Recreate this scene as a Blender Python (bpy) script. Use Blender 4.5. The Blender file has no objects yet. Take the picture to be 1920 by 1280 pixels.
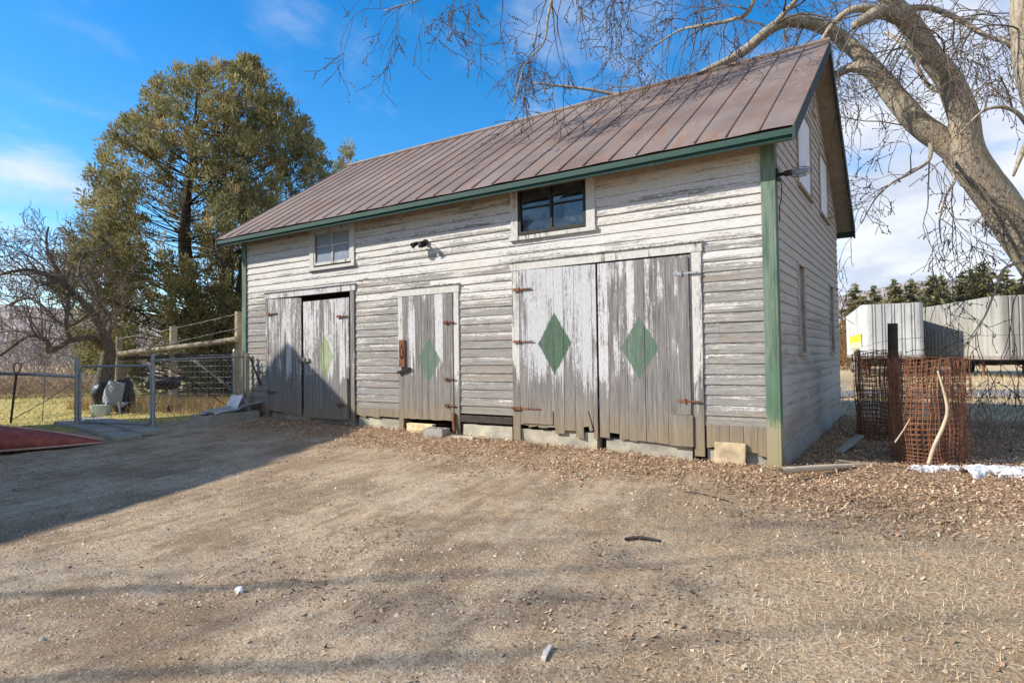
import bpy, math, random
import numpy as np
from mathutils import Vector, Matrix
random.seed(7)
rng = np.random.default_rng(11)
S = bpy.context.scene
COL = S.collection
R = math.radians

# ------------------------------------------------------------------ camera
CAM = np.array([1.472, -8.0, 1.4])
YAW, PIT, ROL, FPX = R(-33.4637), R(1.41763), R(-.77932), 1168.26
def cam_axes():
    cy, sy, cp, sp = math.cos(YAW), math.sin(YAW), math.cos(PIT), math.sin(PIT)
    f = np.array([sy*cp, cy*cp, sp]); r = np.array([cy, -sy, 0.]); u = np.cross(r, f)
    c, s = math.cos(ROL), math.sin(ROL)
    return c*r+s*u, -s*r+c*u, f
CR, CU, CF = cam_axes()
def ray(px, py): return CF+CR*((px-960)/FPX)-CU*((py-640)/FPX)
def P(px, py, d): return CAM+ray(px, py)*d
def G(px, py, z):
    r = ray(px, py); return CAM+r*((z-CAM[2])/r[2])
def LD(lat, dep, z=0.):
    F = np.array([math.sin(YAW), math.cos(YAW)]); Q = np.array([math.cos(YAW), -math.sin(YAW)])
    v = CAM[:2]+dep*F+lat*Q
    return np.array([v[0], v[1], z])
cd = bpy.data.cameras.new('camera'); co = bpy.data.objects.new('camera', cd); COL.objects.link(co)
cd.sensor_width = 36; cd.lens = 36*FPX/1920; cd.clip_start = .05; cd.clip_end = 5000
m = Matrix(((CR[0], CU[0], -CF[0], CAM[0]), (CR[1], CU[1], -CF[1], CAM[1]), (CR[2], CU[2], -CF[2], CAM[2]), (0, 0, 0, 1)))
co.matrix_world = m
S.camera = co

# ------------------------------------------------------------------ numpy noise
def _h(ix, iy, seed):
    n = (ix*374761393+iy*668265263+seed*974634341) & 0xffffffff
    n = ((n ^ (n >> 13))*1274126177) & 0xffffffff
    return ((n ^ (n >> 16)) & 0xffff)/65535.
def vnoise(x, y, seed=0):
    x = np.asarray(x, float); y = np.asarray(y, float)
    ix = np.floor(x).astype(np.int64); iy = np.floor(y).astype(np.int64)
    fx = x-ix; fy = y-iy; fx = fx*fx*(3-2*fx); fy = fy*fy*(3-2*fy)
    a = _h(ix, iy, seed); b = _h(ix+1, iy, seed); c = _h(ix, iy+1, seed); d = _h(ix+1, iy+1, seed)
    return (a*(1-fx)+b*fx)*(1-fy)+(c*(1-fx)+d*fx)*fy
def fbm(x, y, seed=0, o=4):
    s = 0; a = .5; t = 0
    for i in range(o):
        s = s+a*vnoise(x*2**i+17*i, y*2**i-9*i, seed+i); t += a; a *= .5
    return s/t
def sst(a, b, x):
    t = np.clip((np.asarray(x, float)-a)/(b-a), 0, 1); return t*t*(3-2*t)
def gz0(x, y):
    x = np.asarray(x, float); y = np.asarray(y, float)
    z = .022*np.clip(-x, 0, 11.5)*sst(-5, 0, y)
    z = np.where(x > -1.2, z+.022*np.clip(y, 0, 6)*sst(-1.2, -.2, x), z)
    d = np.abs(y-(.0+.16*x))
    z = z+.07*np.exp(-(d/.45)**2)*sst(-.2, .6, x)*(1-sst(5, 8, x))
    z = z+.035*np.exp(-((y+.25)/.35)**2)*sst(-8, -6.5, x)*(1-sst(0, .4, x))
    return z
def gz(x, y):
    x = np.asarray(x, float); y = np.asarray(y, float)
    z = gz0(x, y)
    near = 1-sst(14, 40, np.hypot(x, y+4))
    # ruts left by tyres, running diagonally over the yard
    c, s = math.cos(R(101)), math.sin(R(101))
    u = x*c+y*s; v = -x*s+y*c
    wig = .35*(fbm(u*.25, v*.25, 40, 2)-.5)
    z = z+near*.030*(fbm((u)*.4, (v+wig)*2.7, 21, 3)-.5)*sst(-.2, -1.6, y)*sst(.38, .66, fbm(x*.45+3, y*.3, 33, 3))
    z = z+near*(.035*(fbm(x*.7, y*.7, 1, 3)-.5)+.040*(fbm(x*3.3, y*3.3, 5, 4)-.5))
    return z

# ------------------------------------------------------------------ object helpers
def tag(o, label=None, cat=None, group=None, kind=None):
    if label: o['label'] = label
    if cat: o['category'] = cat
    if group: o['group'] = group
    if kind: o['kind'] = kind
    return o
def empty(name, loc, label, cat, group=None, rz=0.):
    o = bpy.data.objects.new(name, None); COL.objects.link(o)
    o.location = [float(v) for v in loc]; o.rotation_euler = (0, 0, rz); o.empty_display_size = .2
    return tag(o, label, cat, group)
def link_mesh(name, me, mat, parent=None, local=False):
    o = bpy.data.objects.new(name, me); COL.objects.link(o)
    if mat: me.materials.append(mat)
    if parent:
        o.parent = parent
        if not local:
            base = Vector((0, 0, 0)); q = parent
            while q: base += Vector(q.location); q = q.parent
            o_off = base
            n = len(me.vertices); a = np.empty(n*3); me.vertices.foreach_get('co', a)
            a = a.reshape(-1, 3)-np.array(o_off); me.vertices.foreach_set('co', a.ravel()); me.update()
    return o
class MB:
    """collects geometry, links it as ONE mesh object"""
    def __init__(s): s.v = []; s.f = []; s.c = []
    def add(s, vs, fs, col=None):
        b = len(s.v); s.v += [tuple(map(float, q)) for q in vs]; s.f += [tuple(i+b for i in f) for f in fs]
        s.c += [col or (.5, .5, .5, 1)]*len(vs)
    def quad(s, a, b, c, d, col=None): s.add([a, b, c, d], [(0, 1, 2, 3)], col)
    def box(s, lo, hi, col=None, M=None, bev=0.):
        x0, y0, z0 = lo; x1, y1, z1 = hi
        vs = [(x0, y0, z0), (x1, y0, z0), (x1, y1, z0), (x0, y1, z0), (x0, y0, z1), (x1, y0, z1), (x1, y1, z1), (x0, y1, z1)]
        if M is not None: vs = [tuple(M @ Vector(q)) for q in vs]
        s.add(vs, [(0, 3, 2, 1), (4, 5, 6, 7), (0, 1, 5, 4), (1, 2, 6, 5), (2, 3, 7, 6), (3, 0, 4, 7)], col)
    def tube(s, pts, rad, n=8, cap=True, col=None):
        pts = [np.asarray(p, float) for p in pts]
        if not hasattr(rad, '__len__'): rad = [rad]*len(pts)
        vs = []; fs = []; ref = None
        for i, p in enumerate(pts):
            t = pts[min(i+1, len(pts)-1)]-pts[max(i-1, 0)]; t = t/(np.linalg.norm(t)+1e-9)
            if ref is None: ref = np.array([0, 0, 1.]) if abs(t[2]) < .9 else np.array([1., 0, 0])
            a = ref-t*np.dot(ref, t); a /= np.linalg.norm(a)+1e-9; b = np.cross(t, a); ref = a
            for k in range(n):
                w = 2*math.pi*k/n; vs.append(p+rad[i]*(math.cos(w)*a+math.sin(w)*b))
        for i in range(len(pts)-1):
            for k in range(n):
                k2 = (k+1) % n; fs.append((i*n+k, i*n+k2, (i+1)*n+k2, (i+1)*n+k))
        if cap:
            fs.append(tuple(range(n-1, -1, -1))); fs.append(tuple((len(pts)-1)*n+k for k in range(n)))
        s.add(vs, fs, col)
    def build(s, name, mat, parent=None, smooth=False, local=False, bevel=0.):
        me = bpy.data.meshes.new(name); me.from_pydata(s.v, [], s.f); me.update()
        ca = me.color_attributes.new('info', 'FLOAT_COLOR', 'POINT')
        ca.data.foreach_set('color', np.array(s.c, float).ravel())
        if smooth: me.polygons.foreach_set('use_smooth', [True]*len(me.polygons))
        o = link_mesh(name, me, mat, parent, local)
        if bevel > 0:
            b = o.modifiers.new('bevel', 'BEVEL'); b.width = bevel; b.segments = 2; b.limit_method = 'ANGLE'
        return o
def np_mesh(name, V, F, mat, parent=None, col=None, smooth=False, local=False):
    """V (n,3), F (m,k) with one k"""
    me = bpy.data.meshes.new(name); V = np.ascontiguousarray(V, float); F = np.ascontiguousarray(F, np.int32)
    m_, k = F.shape
    me.vertices.add(len(V)); me.vertices.foreach_set('co', V.ravel())
    me.loops.add(m_*k); me.loops.foreach_set('vertex_index', F.ravel())
    me.polygons.add(m_); me.polygons.foreach_set('loop_start', np.arange(0, m_*k, k, dtype=np.int32))
    if smooth: me.polygons.foreach_set('use_smooth', np.ones(m_, bool))
    me.update(calc_edges=True); me.validate()
    if col is not None:
        ca = me.color_attributes.new('info', 'FLOAT_COLOR', 'POINT')
        c4 = np.ones((len(V), 4)); c4[:, :col.shape[1]] = col; ca.data.foreach_set('color', c4.ravel())
    return link_mesh(name, me, mat, parent, local)
def tubes_mesh(name, lines, n, mat, parent=None, smooth=True):
    """many thin polylines (pts (k,3), radii (k,)) as one mesh part"""
    Vs = []; Fs = []; b = 0
    ang = np.arange(n)*2*math.pi/n; ca, sa = np.cos(ang), np.sin(ang)
    for pts, rad in lines:
        pts = np.asarray(pts, float); rad = np.asarray(rad, float); k = len(pts)
        t = np.gradient(pts, axis=0); t /= np.linalg.norm(t, axis=1)[:, None]+1e-9
        mean = t.mean(0); ref = np.array([0, 0, 1.]) if abs(mean[2]) < .8*np.linalg.norm(mean) else np.array([1., .3, 0])
        a = np.cross(t, ref); a /= np.linalg.norm(a, axis=1)[:, None]+1e-9; c = np.cross(t, a)
        V = pts[:, None, :]+rad[:, None, None]*(ca[None, :, None]*a[:, None, :]+sa[None, :, None]*c[:, None, :])
        Vs.append(V.reshape(-1, 3))
        i = np.arange(k-1)[:, None]*n; j = np.arange(n)[None, :]; j2 = (j+1) % n
        Fs.append(np.stack([i+j, i+j2, i+n+j2, i+n+j], -1).reshape(-1, 4)+b); b += k*n
    return np_mesh(name, np.concatenate(Vs), np.concatenate(Fs), mat, parent, smooth=smooth)
def quads_mesh(name, p, ux, uy, mat, parent=None, col=None, tri=False):
    """leaf-sized faces: p centre (or base), ux half width, uy half length"""
    N = len(p)
    if tri:
        V = np.stack([p-ux, p+ux, p+uy], 1).reshape(-1, 3); F = np.arange(3*N).reshape(-1, 3); k = 3
    else:
        V = np.stack([p-uy, p+ux*.9-uy*.1, p+uy, p-ux*.9-uy*.1], 1).reshape(-1, 3); F = np.arange(4*N).reshape(-1, 4); k = 4
    c = None if col is None else np.repeat(col, k, 0)
    return np_mesh(name, V, F, mat, parent, c)
def copy_tree(o, parent=None):
    c = o.copy(); COL.objects.link(c); c.parent = parent
    for ch in list(o.children): copy_tree(ch, c)
    return c

# ------------------------------------------------------------------ node helpers
class NT:
    def __init__(s, name, rough=.85, spec=.3):
        s.m = bpy.data.materials.new(name); s.m.use_nodes = True; s.t = s.m.node_tree; s.b = s.t.nodes['Principled BSDF']
        s.b.inputs['Roughness'].default_value = rough; s.b.inputs['Specular IOR Level'].default_value = spec
        s._pos = None
    def n(s, ty, **kw):
        q = s.t.nodes.new(ty)
        for k, v in kw.items(): setattr(q, k, v)
        return q
    def l(s, a, b): s.t.links.new(a, b)
    def setin(s, sock, v):
        if hasattr(v, 'is_output'): s.l(v, sock)
        elif isinstance(v, (tuple, list)) and len(v) == 3 and sock.type == 'RGBA': sock.default_value = (*v, 1)
        else: sock.default_value = v
    def pos(s):
        if s._pos is None: s._pos = s.n('ShaderNodeNewGeometry').outputs['Position']
        return s._pos
    def objc(s): return s.n('ShaderNodeTexCoord').outputs['Object']
    def vmul(s, v, k):
        q = s.n('ShaderNodeVectorMath', operation='MULTIPLY'); s.l(v, q.inputs[0]); q.inputs[1].default_value = k; return q.outputs[0]
    def vadd(s, v, w):
        q = s.n('ShaderNodeVectorMath', operation='ADD'); s.l(v, q.inputs[0]); s.setin(q.inputs[1], w); return q.outputs[0]
    def noise(s, k=(1, 1, 1), sc=1., det=4., rg=.6, v=None, dist=0.):
        q = s.n('ShaderNodeTexNoise'); s.l(s.vmul(v or s.pos(), k), q.inputs['Vector'])
        q.inputs['Scale'].default_value = sc; q.inputs['Detail'].default_value = det; q.inputs['Roughness'].default_value = rg
        q.inputs['Distortion'].default_value = dist
        return q.outputs[0]
    def voro(s, k=(1, 1, 1), sc=1., feat='F1', out='Distance', v=None):
        q = s.n('ShaderNodeTexVoronoi', feature=feat); s.l(s.vmul(v or s.pos(), k), q.inputs['Vector']); q.inputs['Scale'].default_value = sc
        return q.outputs[out]
    def ma(s, op, a, b=None, c=None, clamp=False):
        q = s.n('ShaderNodeMath', operation=op, use_clamp=clamp); s.setin(q.inputs[0], a)
        if b is not None: s.setin(q.inputs[1], b)
        if c is not None: s.setin(q.inputs[2], c)
        return q.outputs[0]
    def sm(s, v, a, b, lo=0., hi=1.):
        q = s.n('ShaderNodeMapRange', interpolation_type='SMOOTHSTEP'); s.setin(q.inputs[0], v)
        for i, w in enumerate((a, b, lo, hi)): s.setin(q.inputs[i+1], w)
        return q.outputs[0]
    def lin(s, v, a, b, lo=0., hi=1.):
        q = s.n('ShaderNodeMapRange'); s.setin(q.inputs[0], v)
        for i, w in enumerate((a, b, lo, hi)): s.setin(q.inputs[i+1], w)
        return q.outputs[0]
    def mix(s, f, a, b, mode='MIX'):
        q = s.n('ShaderNodeMix', data_type='RGBA', blend_type=mode); s.setin(q.inputs[0], f); s.setin(q.inputs[6], a); s.setin(q.inputs[7], b); return q.outputs[2]
    def ramp(s, f, st):
        q = s.n('ShaderNodeValToRGB'); s.setin(q.inputs[0], f); e = q.color_ramp.elements
        while len(e) < len(st): e.new(.5)
        for i, (p_, c_) in enumerate(st): e[i].position = p_; e[i].color = (*c_, 1)
        return q.outputs[0]
    def attr(s, name='info'):
        q = s.n('ShaderNodeAttribute', attribute_name=name); return q.outputs['Color']
    def sep(s, c):
        q = s.n('ShaderNodeSeparateColor'); s.l(c, q.inputs[0]); return q.outputs
    def xyz(s, v):
        q = s.n('ShaderNodeSeparateXYZ'); s.l(v, q.inputs[0]); return q.outputs
    def base(s, c): s.setin(s.b.inputs['Base Color'], c)
    def bump(s, h, st=.5, d=.01):
        q = s.n('ShaderNodeBump'); q.inputs['Strength'].default_value = st; q.inputs['Distance'].default_value = d; s.l(h, q.inputs['Height']); s.l(q.outputs[0], s.b.inputs['Normal'])
    def set(s, k, v): s.setin(s.b.inputs[k], v)
def simple(name, c, rough=.8, var=.25, sc=8., metal=0., bump=.2, tint=None, spec=.3, obj=True):
    t = NT(name, rough, spec); v = t.objc() if obj else t.pos()
    n1 = t.noise(sc=sc, det=6, v=v); n2 = t.noise(sc=sc*.18, det=3, v=v)
    f = t.ma('MULTIPLY_ADD', n1, .6, t.ma('MULTIPLY', n2, .4))
    d = tuple(x*(1-var*1.6) for x in c); h = tuple(min(1, x*(1+var*1.2)) for x in (tint or c))
    t.base(t.ramp(f, [(.3, d), (.5, c), (.7, h)])); t.set('Metallic', metal)
    if bump: t.bump(n1, bump, .01)
    return t.m

# weathered clapboards / planks ---------------------------------------------------------
def m_clap(name, horizontal=True, axis=0, wear=0., gray=(.255, .243, .228), dark=(.062, .056, .05), paint=(.635, .62, .595)):
    t = NT(name, .9, .2); info = t.sep(t.attr()); rnd, v = info[0], info[1]
    px, py, pz = t.xyz(t.pos())
    along = px if axis == 0 else py
    cmb = t.n('ShaderNodeCombineXYZ'); t.l(along, cmb.inputs[0]); t.l(t.ma('MULTIPLY', rnd, 37.), cmb.inputs[1]); t.l(pz, cmb.inputs[2]); q = cmb.outputs[0]
    st = t.noise((1.0, 1, 25), 1.6, 5, .72, v=q)           # streaks along the grain
    fine = t.noise((5, 1, 130), 1.4, 3, .6, v=q)
    blotch = t.noise((.7, .0, 1.), 1.1, 4, .6, v=q)
    flake = t.noise((9, 1, 30), 2., 5, .75, v=q)
    hgt = t.sm(pz, 1.6, 3.4)
    s_ = t.ma('MULTIPLY_ADD', st, .9, t.ma('MULTIPLY', blotch, .65))
    s_ = t.ma('MULTIPLY_ADD', flake, .62, s_)
    s_ = t.ma('MULTIPLY_ADD', v, .22, s_); s_ = t.ma('MULTIPLY_ADD', rnd, .19, s_)
    s_ = t.ma('MULTIPLY_ADD', hgt, .29, s_); s_ = t.ma('SUBTRACT', s_, wear)
    f = t.sm(s_, 1.235, 1.40)
    grain = t.ma('MULTIPLY_ADD', fine, .6, t.ma('MULTIPLY', st, .4))
    wood = t.ramp(grain, [(.28, dark), (.5, gray), (.72, tuple(x*1.45 for x in gray))])
    warm = t.noise((.8, 1, 3), .9, 3, v=q)
    wood = t.mix(t.sm(warm, .5, .68, 0, .4), wood, (.27, .19, .13))
    pc = t.mix(t.sm(flake, .35, .75), tuple(x*.80 for x in paint), paint)
    pc = t.mix(t.sm(blotch, .5, .72, 0, .45), pc, (.52, .445, .36)); pc = t.mix(t.sm(fine, .55, .66, 0, .6), pc, (.24, .21, .185))
    c = t.mix(f, wood, pc)
    low = t.sm(pz, .8, .4, 0, .35)                           # splash-stained lowest boards
    c = t.mix(low, c, (.22, .185, .12))
    t.base(c)
    t.bump(t.ma('MULTIPLY_ADD', f, .5, t.ma('MULTIPLY', grain, .9)), .6, .006)
    return t.m
def m_plank(name, wear=0., diamond=None, brown_top=None, warm=0., stain=.75, white=(.60, .595, .60)):
    """vertical planks; diamond = (cx, cz, hx, hz, solidity, colour)"""
    t = NT(name, .9, .2); info = t.sep(t.attr()); rnd = info[0]
    px, py, pz = t.xyz(t.pos())
    cmb = t.n('ShaderNodeCombineXYZ'); t.l(px, cmb.inputs[0]); t.l(t.ma('MULTIPLY', rnd, 53.), cmb.inputs[1]); t.l(pz, cmb.inputs[2]); q = cmb.outputs[0]
    st = t.noise((17, 1, .75), 1.5, 5, .66, v=q); fine = t.noise((120, 1, 3.), 1.3, 3, v=q)
    blotch = t.noise((2.2, 1, .8), 1.3, 4, .6, v=q); flake = t.noise((34, 1, 9), 1.6, 5, .75, v=q)
    s_ = t.ma('MULTIPLY_ADD', st, .75, t.ma('MULTIPLY', blotch, .7)); s_ = t.ma('MULTIPLY_ADD', flake, .45, s_)
    s_ = t.ma('MULTIPLY_ADD', rnd, .22, s_)
    if brown_top: s_ = t.ma('SUBTRACT', s_, t.ma('MULTIPLY', t.sm(px, brown_top[0], brown_top[1]), .17))
    s_ = t.ma('SUBTRACT', s_, t.sm(pz, 1.45, .40, 0, .42)); s_ = t.ma('SUBTRACT', s_, wear)
    f = t.sm(s_, 1.0, 1.14)
    grain = t.ma('MULTIPLY_ADD', fine, .55, t.ma('MULTIPLY', st, .45))
    wood = t.ramp(grain, [(.30, (.055, .049, .046)), (.5, (.19, .18, .172)), (.72, (.36, .345, .33))])
    wood = t.mix(t.sm(t.ma('ADD', blotch, warm), .52, .75, 0, .4), wood, (.19, .14, .10))
    c = t.mix(f, wood, t.mix(t.sm(flake, .3, .75), tuple(x*.72 for x in white), white))
    if diamond:
        cx, cz, hx, hz, sol, dc = diamond
        dd = t.ma('ADD', t.ma('ABSOLUTE', t.ma('DIVIDE', t.ma('SUBTRACT', px, cx), hx)), t.ma('ABSOLUTE', t.ma('DIVIDE', t.ma('SUBTRACT', pz, cz), hz)))
        dd = t.ma('ADD', dd, t.ma('MULTIPLY', t.ma('SUBTRACT', flake, .5), .30))
        edge = t.sm(dd, 1.03, .95)
        wornd = t.sm(t.ma('MULTIPLY_ADD', st, .6, t.ma('MULTIPLY', flake, .5)), .62-sol, .82-sol)
        g = t.mix(t.sm(grain, .3, .7), tuple(x*.55 for x in dc), tuple(min(1, x*1.3) for x in dc)); g = t.mix(t.sm(flake, .55, .75, 0, .6), g, (.30, .33, .29))
        c = t.mix(t.ma('MULTIPLY', edge, wornd), c, g)
    low = t.sm(t.ma('MULTIPLY_ADD', blotch, .5, pz), 1.12, .45, 0, stain)
    c = t.mix(low, c, t.mix(grain, (.10, .075, .04), (.40, .31, .19)))
    t.base(c)
    t.bump(t.ma('MULTIPLY_ADD', f, .5, grain), .6, .005)
    return t.m
M = {}
M['clap_front'] = m_clap('weathered_white_clapboard', axis=0, wear=.115)
M['clap_side'] = m_clap('weathered_white_clapboard_gable', axis=1, wear=-.10, paint=(.56, .50, .445), gray=(.38, .325, .28))
M['trim'] = m_plank('peeling_white_trim', wear=-.09, stain=.8, white=(.60, .585, .55))
M['green_trim'] = None
def m_green():
    t = NT('faded_green_paint', .75, .3); px, py, pz = t.xyz(t.pos())
    a = t.noise((10, 10, 1.2), 1.5, 5, .65); b = t.noise((60, 60, 20), 1.5, 4, .7); lg = t.noise((1, 1, .8), 1.2, 3)
    g = t.mix(t.sm(a, .3, .7), (.062, .104, .074), (.16, .215, .158))
    g = t.mix(t.sm(pz, 1.35, 1.25, 0, .45), g, (.075, .165, .095))
    w = t.sm(t.ma('MULTIPLY_ADD', b, .6, t.ma('MULTIPLY_ADD', a, .25, t.sm(pz, .9, .25, 0, .36))), .56, .68, 0, .9)
    g = t.mix(w, g, (.36, .31, .22)); g = t.mix(t.sm(pz, .8, .2, 0, .5), g, (.25, .22, .09))
    t.base(g); t.bump(b, .3, .004); return t.m
M['green_trim'] = m_green()
def m_fascia():
    t = NT('dark_green_fascia', .7, .3); a = t.noise((1, 10, 14), 1.5, 5, .65); b = t.noise((6, 40, 40), 1.5, 4, .7)
    t.base(t.mix(t.sm(b, .58, .75, 0, .6), t.mix(a, (.014, .045, .039), (.03, .082, .066)), (.22, .20, .16))); t.bump(b, .3, .004); return t.m
M['fascia'] = m_fascia()
def m_roof():
    t = NT('rusted_brown_roof_metal', .5, .5); info = t.sep(t.attr()); rnd = info[0]
    px, py, pz = t.xyz(t.pos())
    big = t.noise((.5, .5, .5), 1., 5, .62); med = t.noise((2.2, 1.2, 1.2), 1.4, 6, .7); fine = t.noise((18, 9, 9), 2., 4, .7)
    run = t.noise((9, .7, .7), 1.4, 5, .6)
    c = t.mix(t.sm(big, .3, .7), (.138, .098, .08), (.238, .19, .168))
    c = t.mix(t.ma('MULTIPLY', rnd, .6), c, (.165, .125, .11))
    c = t.mix(t.sm(t.ma('MULTIPLY_ADD', run, .5, t.ma('MULTIPLY', med, .5)), .50, .64, 0, .6), c, (.21, .092, .042))
    c = t.mix(t.sm(t.ma('MULTIPLY_ADD', fine, .45, t.ma('MULTIPLY', med, .6)), .60, .70, 0, .6), c, (.42, .38, .34))
    rd = t.sm(t.noise((1.2, 1., 1.), 2.3, 4, .7), .62, .72, 0, .7)
    c = t.mix(t.ma('MULTIPLY', rd, t.sm(px, -4.5, .2)), c, (.33, .12, .07))
    t.base(c); t.set('Metallic', .08); t.set('Roughness', t.sm(med, .3, .7, .55, .8)); t.set('Specular IOR Level', .3)
    t.bump(t.ma('MULTIPLY_ADD', med, .7, t.ma('MULTIPLY', fine, .3)), .25, .02); return t.m
M['roof'] = m_roof()
M['underside'] = simple('aged_soffit_boards', (.36, .30, .235), .9, .22, 5)
M['frieze'] = simple('brown_frieze_board', (.33, .27, .21), .9, .3, 6)
M['rake'] = simple('dark_rake_board', (.035, .045, .045), .7, .3, 6)
M['dark'] = simple('dark_interior', (.03, .027, .024), .95, .3, 5)  # near-black stands in for the unlit barn interior
M['concrete'] = simple('stained_concrete', (.36, .33, .27), .95, .3, 3, tint=(.42, .39, .27), bump=.35, obj=False)
M['plinth'] = simple('whitewashed_stone_plinth', (.26, .24, .215), .9, .14, 4, bump=.5, obj=False)
M['rust'] = simple('rusty_iron', (.19, .085, .045), .85, .45, 30, metal=.2)
M['iron'] = simple('dark_iron', (.03, .028, .027), .6, .3, 20, metal=.5)
M['steel'] = simple('galvanised_steel', (.30, .31, .32), .5, .22, 12, metal=.6)
M['oldwood'] = simple('silvered_fence_wood', (.34, .285, .205), .9, .3, 6, tint=(.42, .36, .26), bump=.5, obj=False)
M['darkpost'] = simple('dark_creosote_wood', (.055, .045, .038), .9, .35, 8, bump=.5)
M['slab'] = simple('grey_paving_concrete', (.30, .285, .25), .95, .2, 4, bump=.3, obj=False)
def m_glass(name, tint, rough=.06, dirt=.2):
    t = NT(name, rough, .6); a = t.noise((2, 2, 3), 2, 5, .7)
    t.base(t.mix(t.sm(a, .45, .75, 0, dirt), tint, (.34, .35, .36))); t.set('Roughness', t.sm(a, .35, .75, rough, rough+.25*dirt)); t.set('Coat Weight', .6); t.set('Coat Roughness', .03)
    t.bump(t.noise((1, 1, 1), 2.5, 2), .06, .05)
    return t.m
M['glass'] = m_glass('old_window_glass', (.012, .016, .022))
M['glass_dusty_sky'] = m_glass('dusty_sky_tinted_glass', (.22, .27, .33), .10, .7)  # blue-grey base paints reflected sky into the panes; the dirt noise is dust
M['sheet'] = simple('white_window_covering', (.70, .71, .76), .6, .1, 3)
M['door_l1'] = m_plank('barn_door_planks_worn', wear=.02)
M['door_l2'] = m_plank('barn_door_planks_faded_diamond', wear=-.05, diamond=(-8.08, 1.45, .24, .42, .20, (.26, .33, .15)))
M['door_p'] = m_plank('narrow_door_planks', wear=.06, warm=.05, diamond=(-5.47, 1.37, .26, .38, .24, (.115, .175, .13)))
M['door_b1'] = m_plank('big_door_pale_planks', wear=-.065, diamond=(-3.04, 1.59, .285, .46, .30, (.075, .125, .085)), white=(.53, .535, .555))
M['door_b2'] = m_plank('big_door_grey_planks', wear=-.03, brown_top=(-2.0, -1.5), diamond=(-1.73, 1.50, .28, .43, .24, (.10, .16, .115)))
M['skirt'] = m_plank('rotten_skirt_boards', wear=.35, stain=.9)

# ------------------------------------------------------------------ barn
BL, BD = -10.7, 6.5
EZ, OV, SL = 3.98, .43, .676           # eave height at the roof edge, overhang, pitch
def roof_z(y): return EZ+SL*(OV+min(y, BD-y))
RIDGE = roof_z(BD/2)
barn = empty('barn', (-5.3, 3.2, 0.), 'long weathered white barn with a rusty metal roof and green corner boards', 'barn')
def clap_rows(mb, plane, u0, u1, z0, z1, holes, exp=.13, clip=None, y0=0., sgn=-1):
    """courses of lapped boards; plane 'x': boards along X on Y=y0; 'y': along Y on X=y0. sgn: outward sign"""
    n = int(math.ceil((z1-z0)/exp))
    for i in range(n):
        a = z0+i*exp; b = min(a+exp, z1)
        cuts = sorted({a, b, *[z for h in holes for z in (h[2], h[3]) if a+.004 < z < b-.004]})
        joints = []; u = u0+random.uniform(.8, 3.5)
        while u < u1-.5: joints.append(u); u += random.uniform(2.2, 4.4)
        rnds = [random.random() for _ in range(len(joints)+1)]
        lip = .0145+random.uniform(-.002, .004); tilt = random.uniform(-.003, .003)
        for zc0, zc1 in zip(cuts[:-1], cuts[1:]):
            iv = [(u0, u1)]
            if clip:
                c0, c1 = clip(zc0), clip(zc1)
                if c0 is None or c0[1]-c0[0] < .05: continue
                iv = [(c0[0], c0[1])]
            zm = (zc0+zc1)/2
            for h in holes:
                if h[2] <= zm <= h[3]:
                    nv = []
                    for s, e in iv:
                        if h[0] > s: nv.append((s, min(e, h[0])))
                        if h[1] < e: nv.append((max(s, h[1]), e))
                    iv = [q for q in nv if q[1]-q[0] > .004]
            for s, e in iv:
                ed = [s]+[j for j in joints if s+.02 < j < e-.02]+[e]
                for p, q in zip(ed[:-1], ed[1:]):
                    k = sum(1 for j in joints if j < (p+q)/2-1e-6); rn = rnds[k]
                    g = .0025 if q != e else 0
                    ns = max(1, int((q-g-p)/.45)); us = np.linspace(p, q-g, ns+1); vs = []; cs = []
                    d0 = lip*(1-(zc0-a)/exp)+.004; d1 = lip*(1-(zc1-a)/exp)+.004
                    for uu in us:
                        j = .002*(vnoise(uu*1.7, i*3.1, 3)-.5)*2+tilt
                        zz0 = zc0+(j if zc0 == a else 0); dd = d0+.004*(vnoise(uu*2.3, i*1.3, 9)-.5)*2
                        for zz, oo in ((zz0, 0.), (zz0, dd), (zc1, d1)):
                            pt = (uu, y0+sgn*oo, zz) if plane == 'x' else (y0+sgn*oo, uu, zz)
                            vs.append(pt)
                        cs += [(rn, 0, 0, 1), (rn, (zc0-a)/exp, 0, 1), (rn, (zc1-a)/exp, 0, 1)]
                    if clip:
                        t0, t1 = c1 if c1 else (s, e)
                        for w in range(len(us)):
                            if abs(us[w]-s) < 1e-6 and t0 > s: ix = 1 if plane == 'y' else 0; l = list(vs[w*3+2]); l[ix] = t0; vs[w*3+2] = tuple(l)
                            if abs(us[w]-e) < 1e-6 and t1 < e: ix = 1 if plane == 'y' else 0; l = list(vs[w*3+2]); l[ix] = max(t1, vs[w*3+2-3][ix] if w else t1); vs[w*3+2] = tuple(l)
                    b0 = len(mb.v); mb.v += vs; mb.c += cs
                    for w in range(ns):
                        o = b0+w*3
                        mb.f += [(o, o+3, o+4, o+1), (o+1, o+4, o+5, o+2)]
# openings on the front wall: x0, x1, z0, z1
OP_L = (-9.93, -7.26, .2, 2.78); OP_P = (-6.17, -4.83, .2, 2.60); OP_B = (-3.79, -.88, .1, 2.84)
WN_L = (-8.52, -7.26, 3.12, 3.95); WN_R = (-3.79, -2.36, 3.17, 4.02)
SB = .50
mb = MB(); clap_rows(mb, 'x', BL+.1, -.13, SB, 3.86, [OP_L, OP_P, OP_B, WN_L, WN_R]); mb.build('wall', M['clap_front'], barn)
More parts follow.
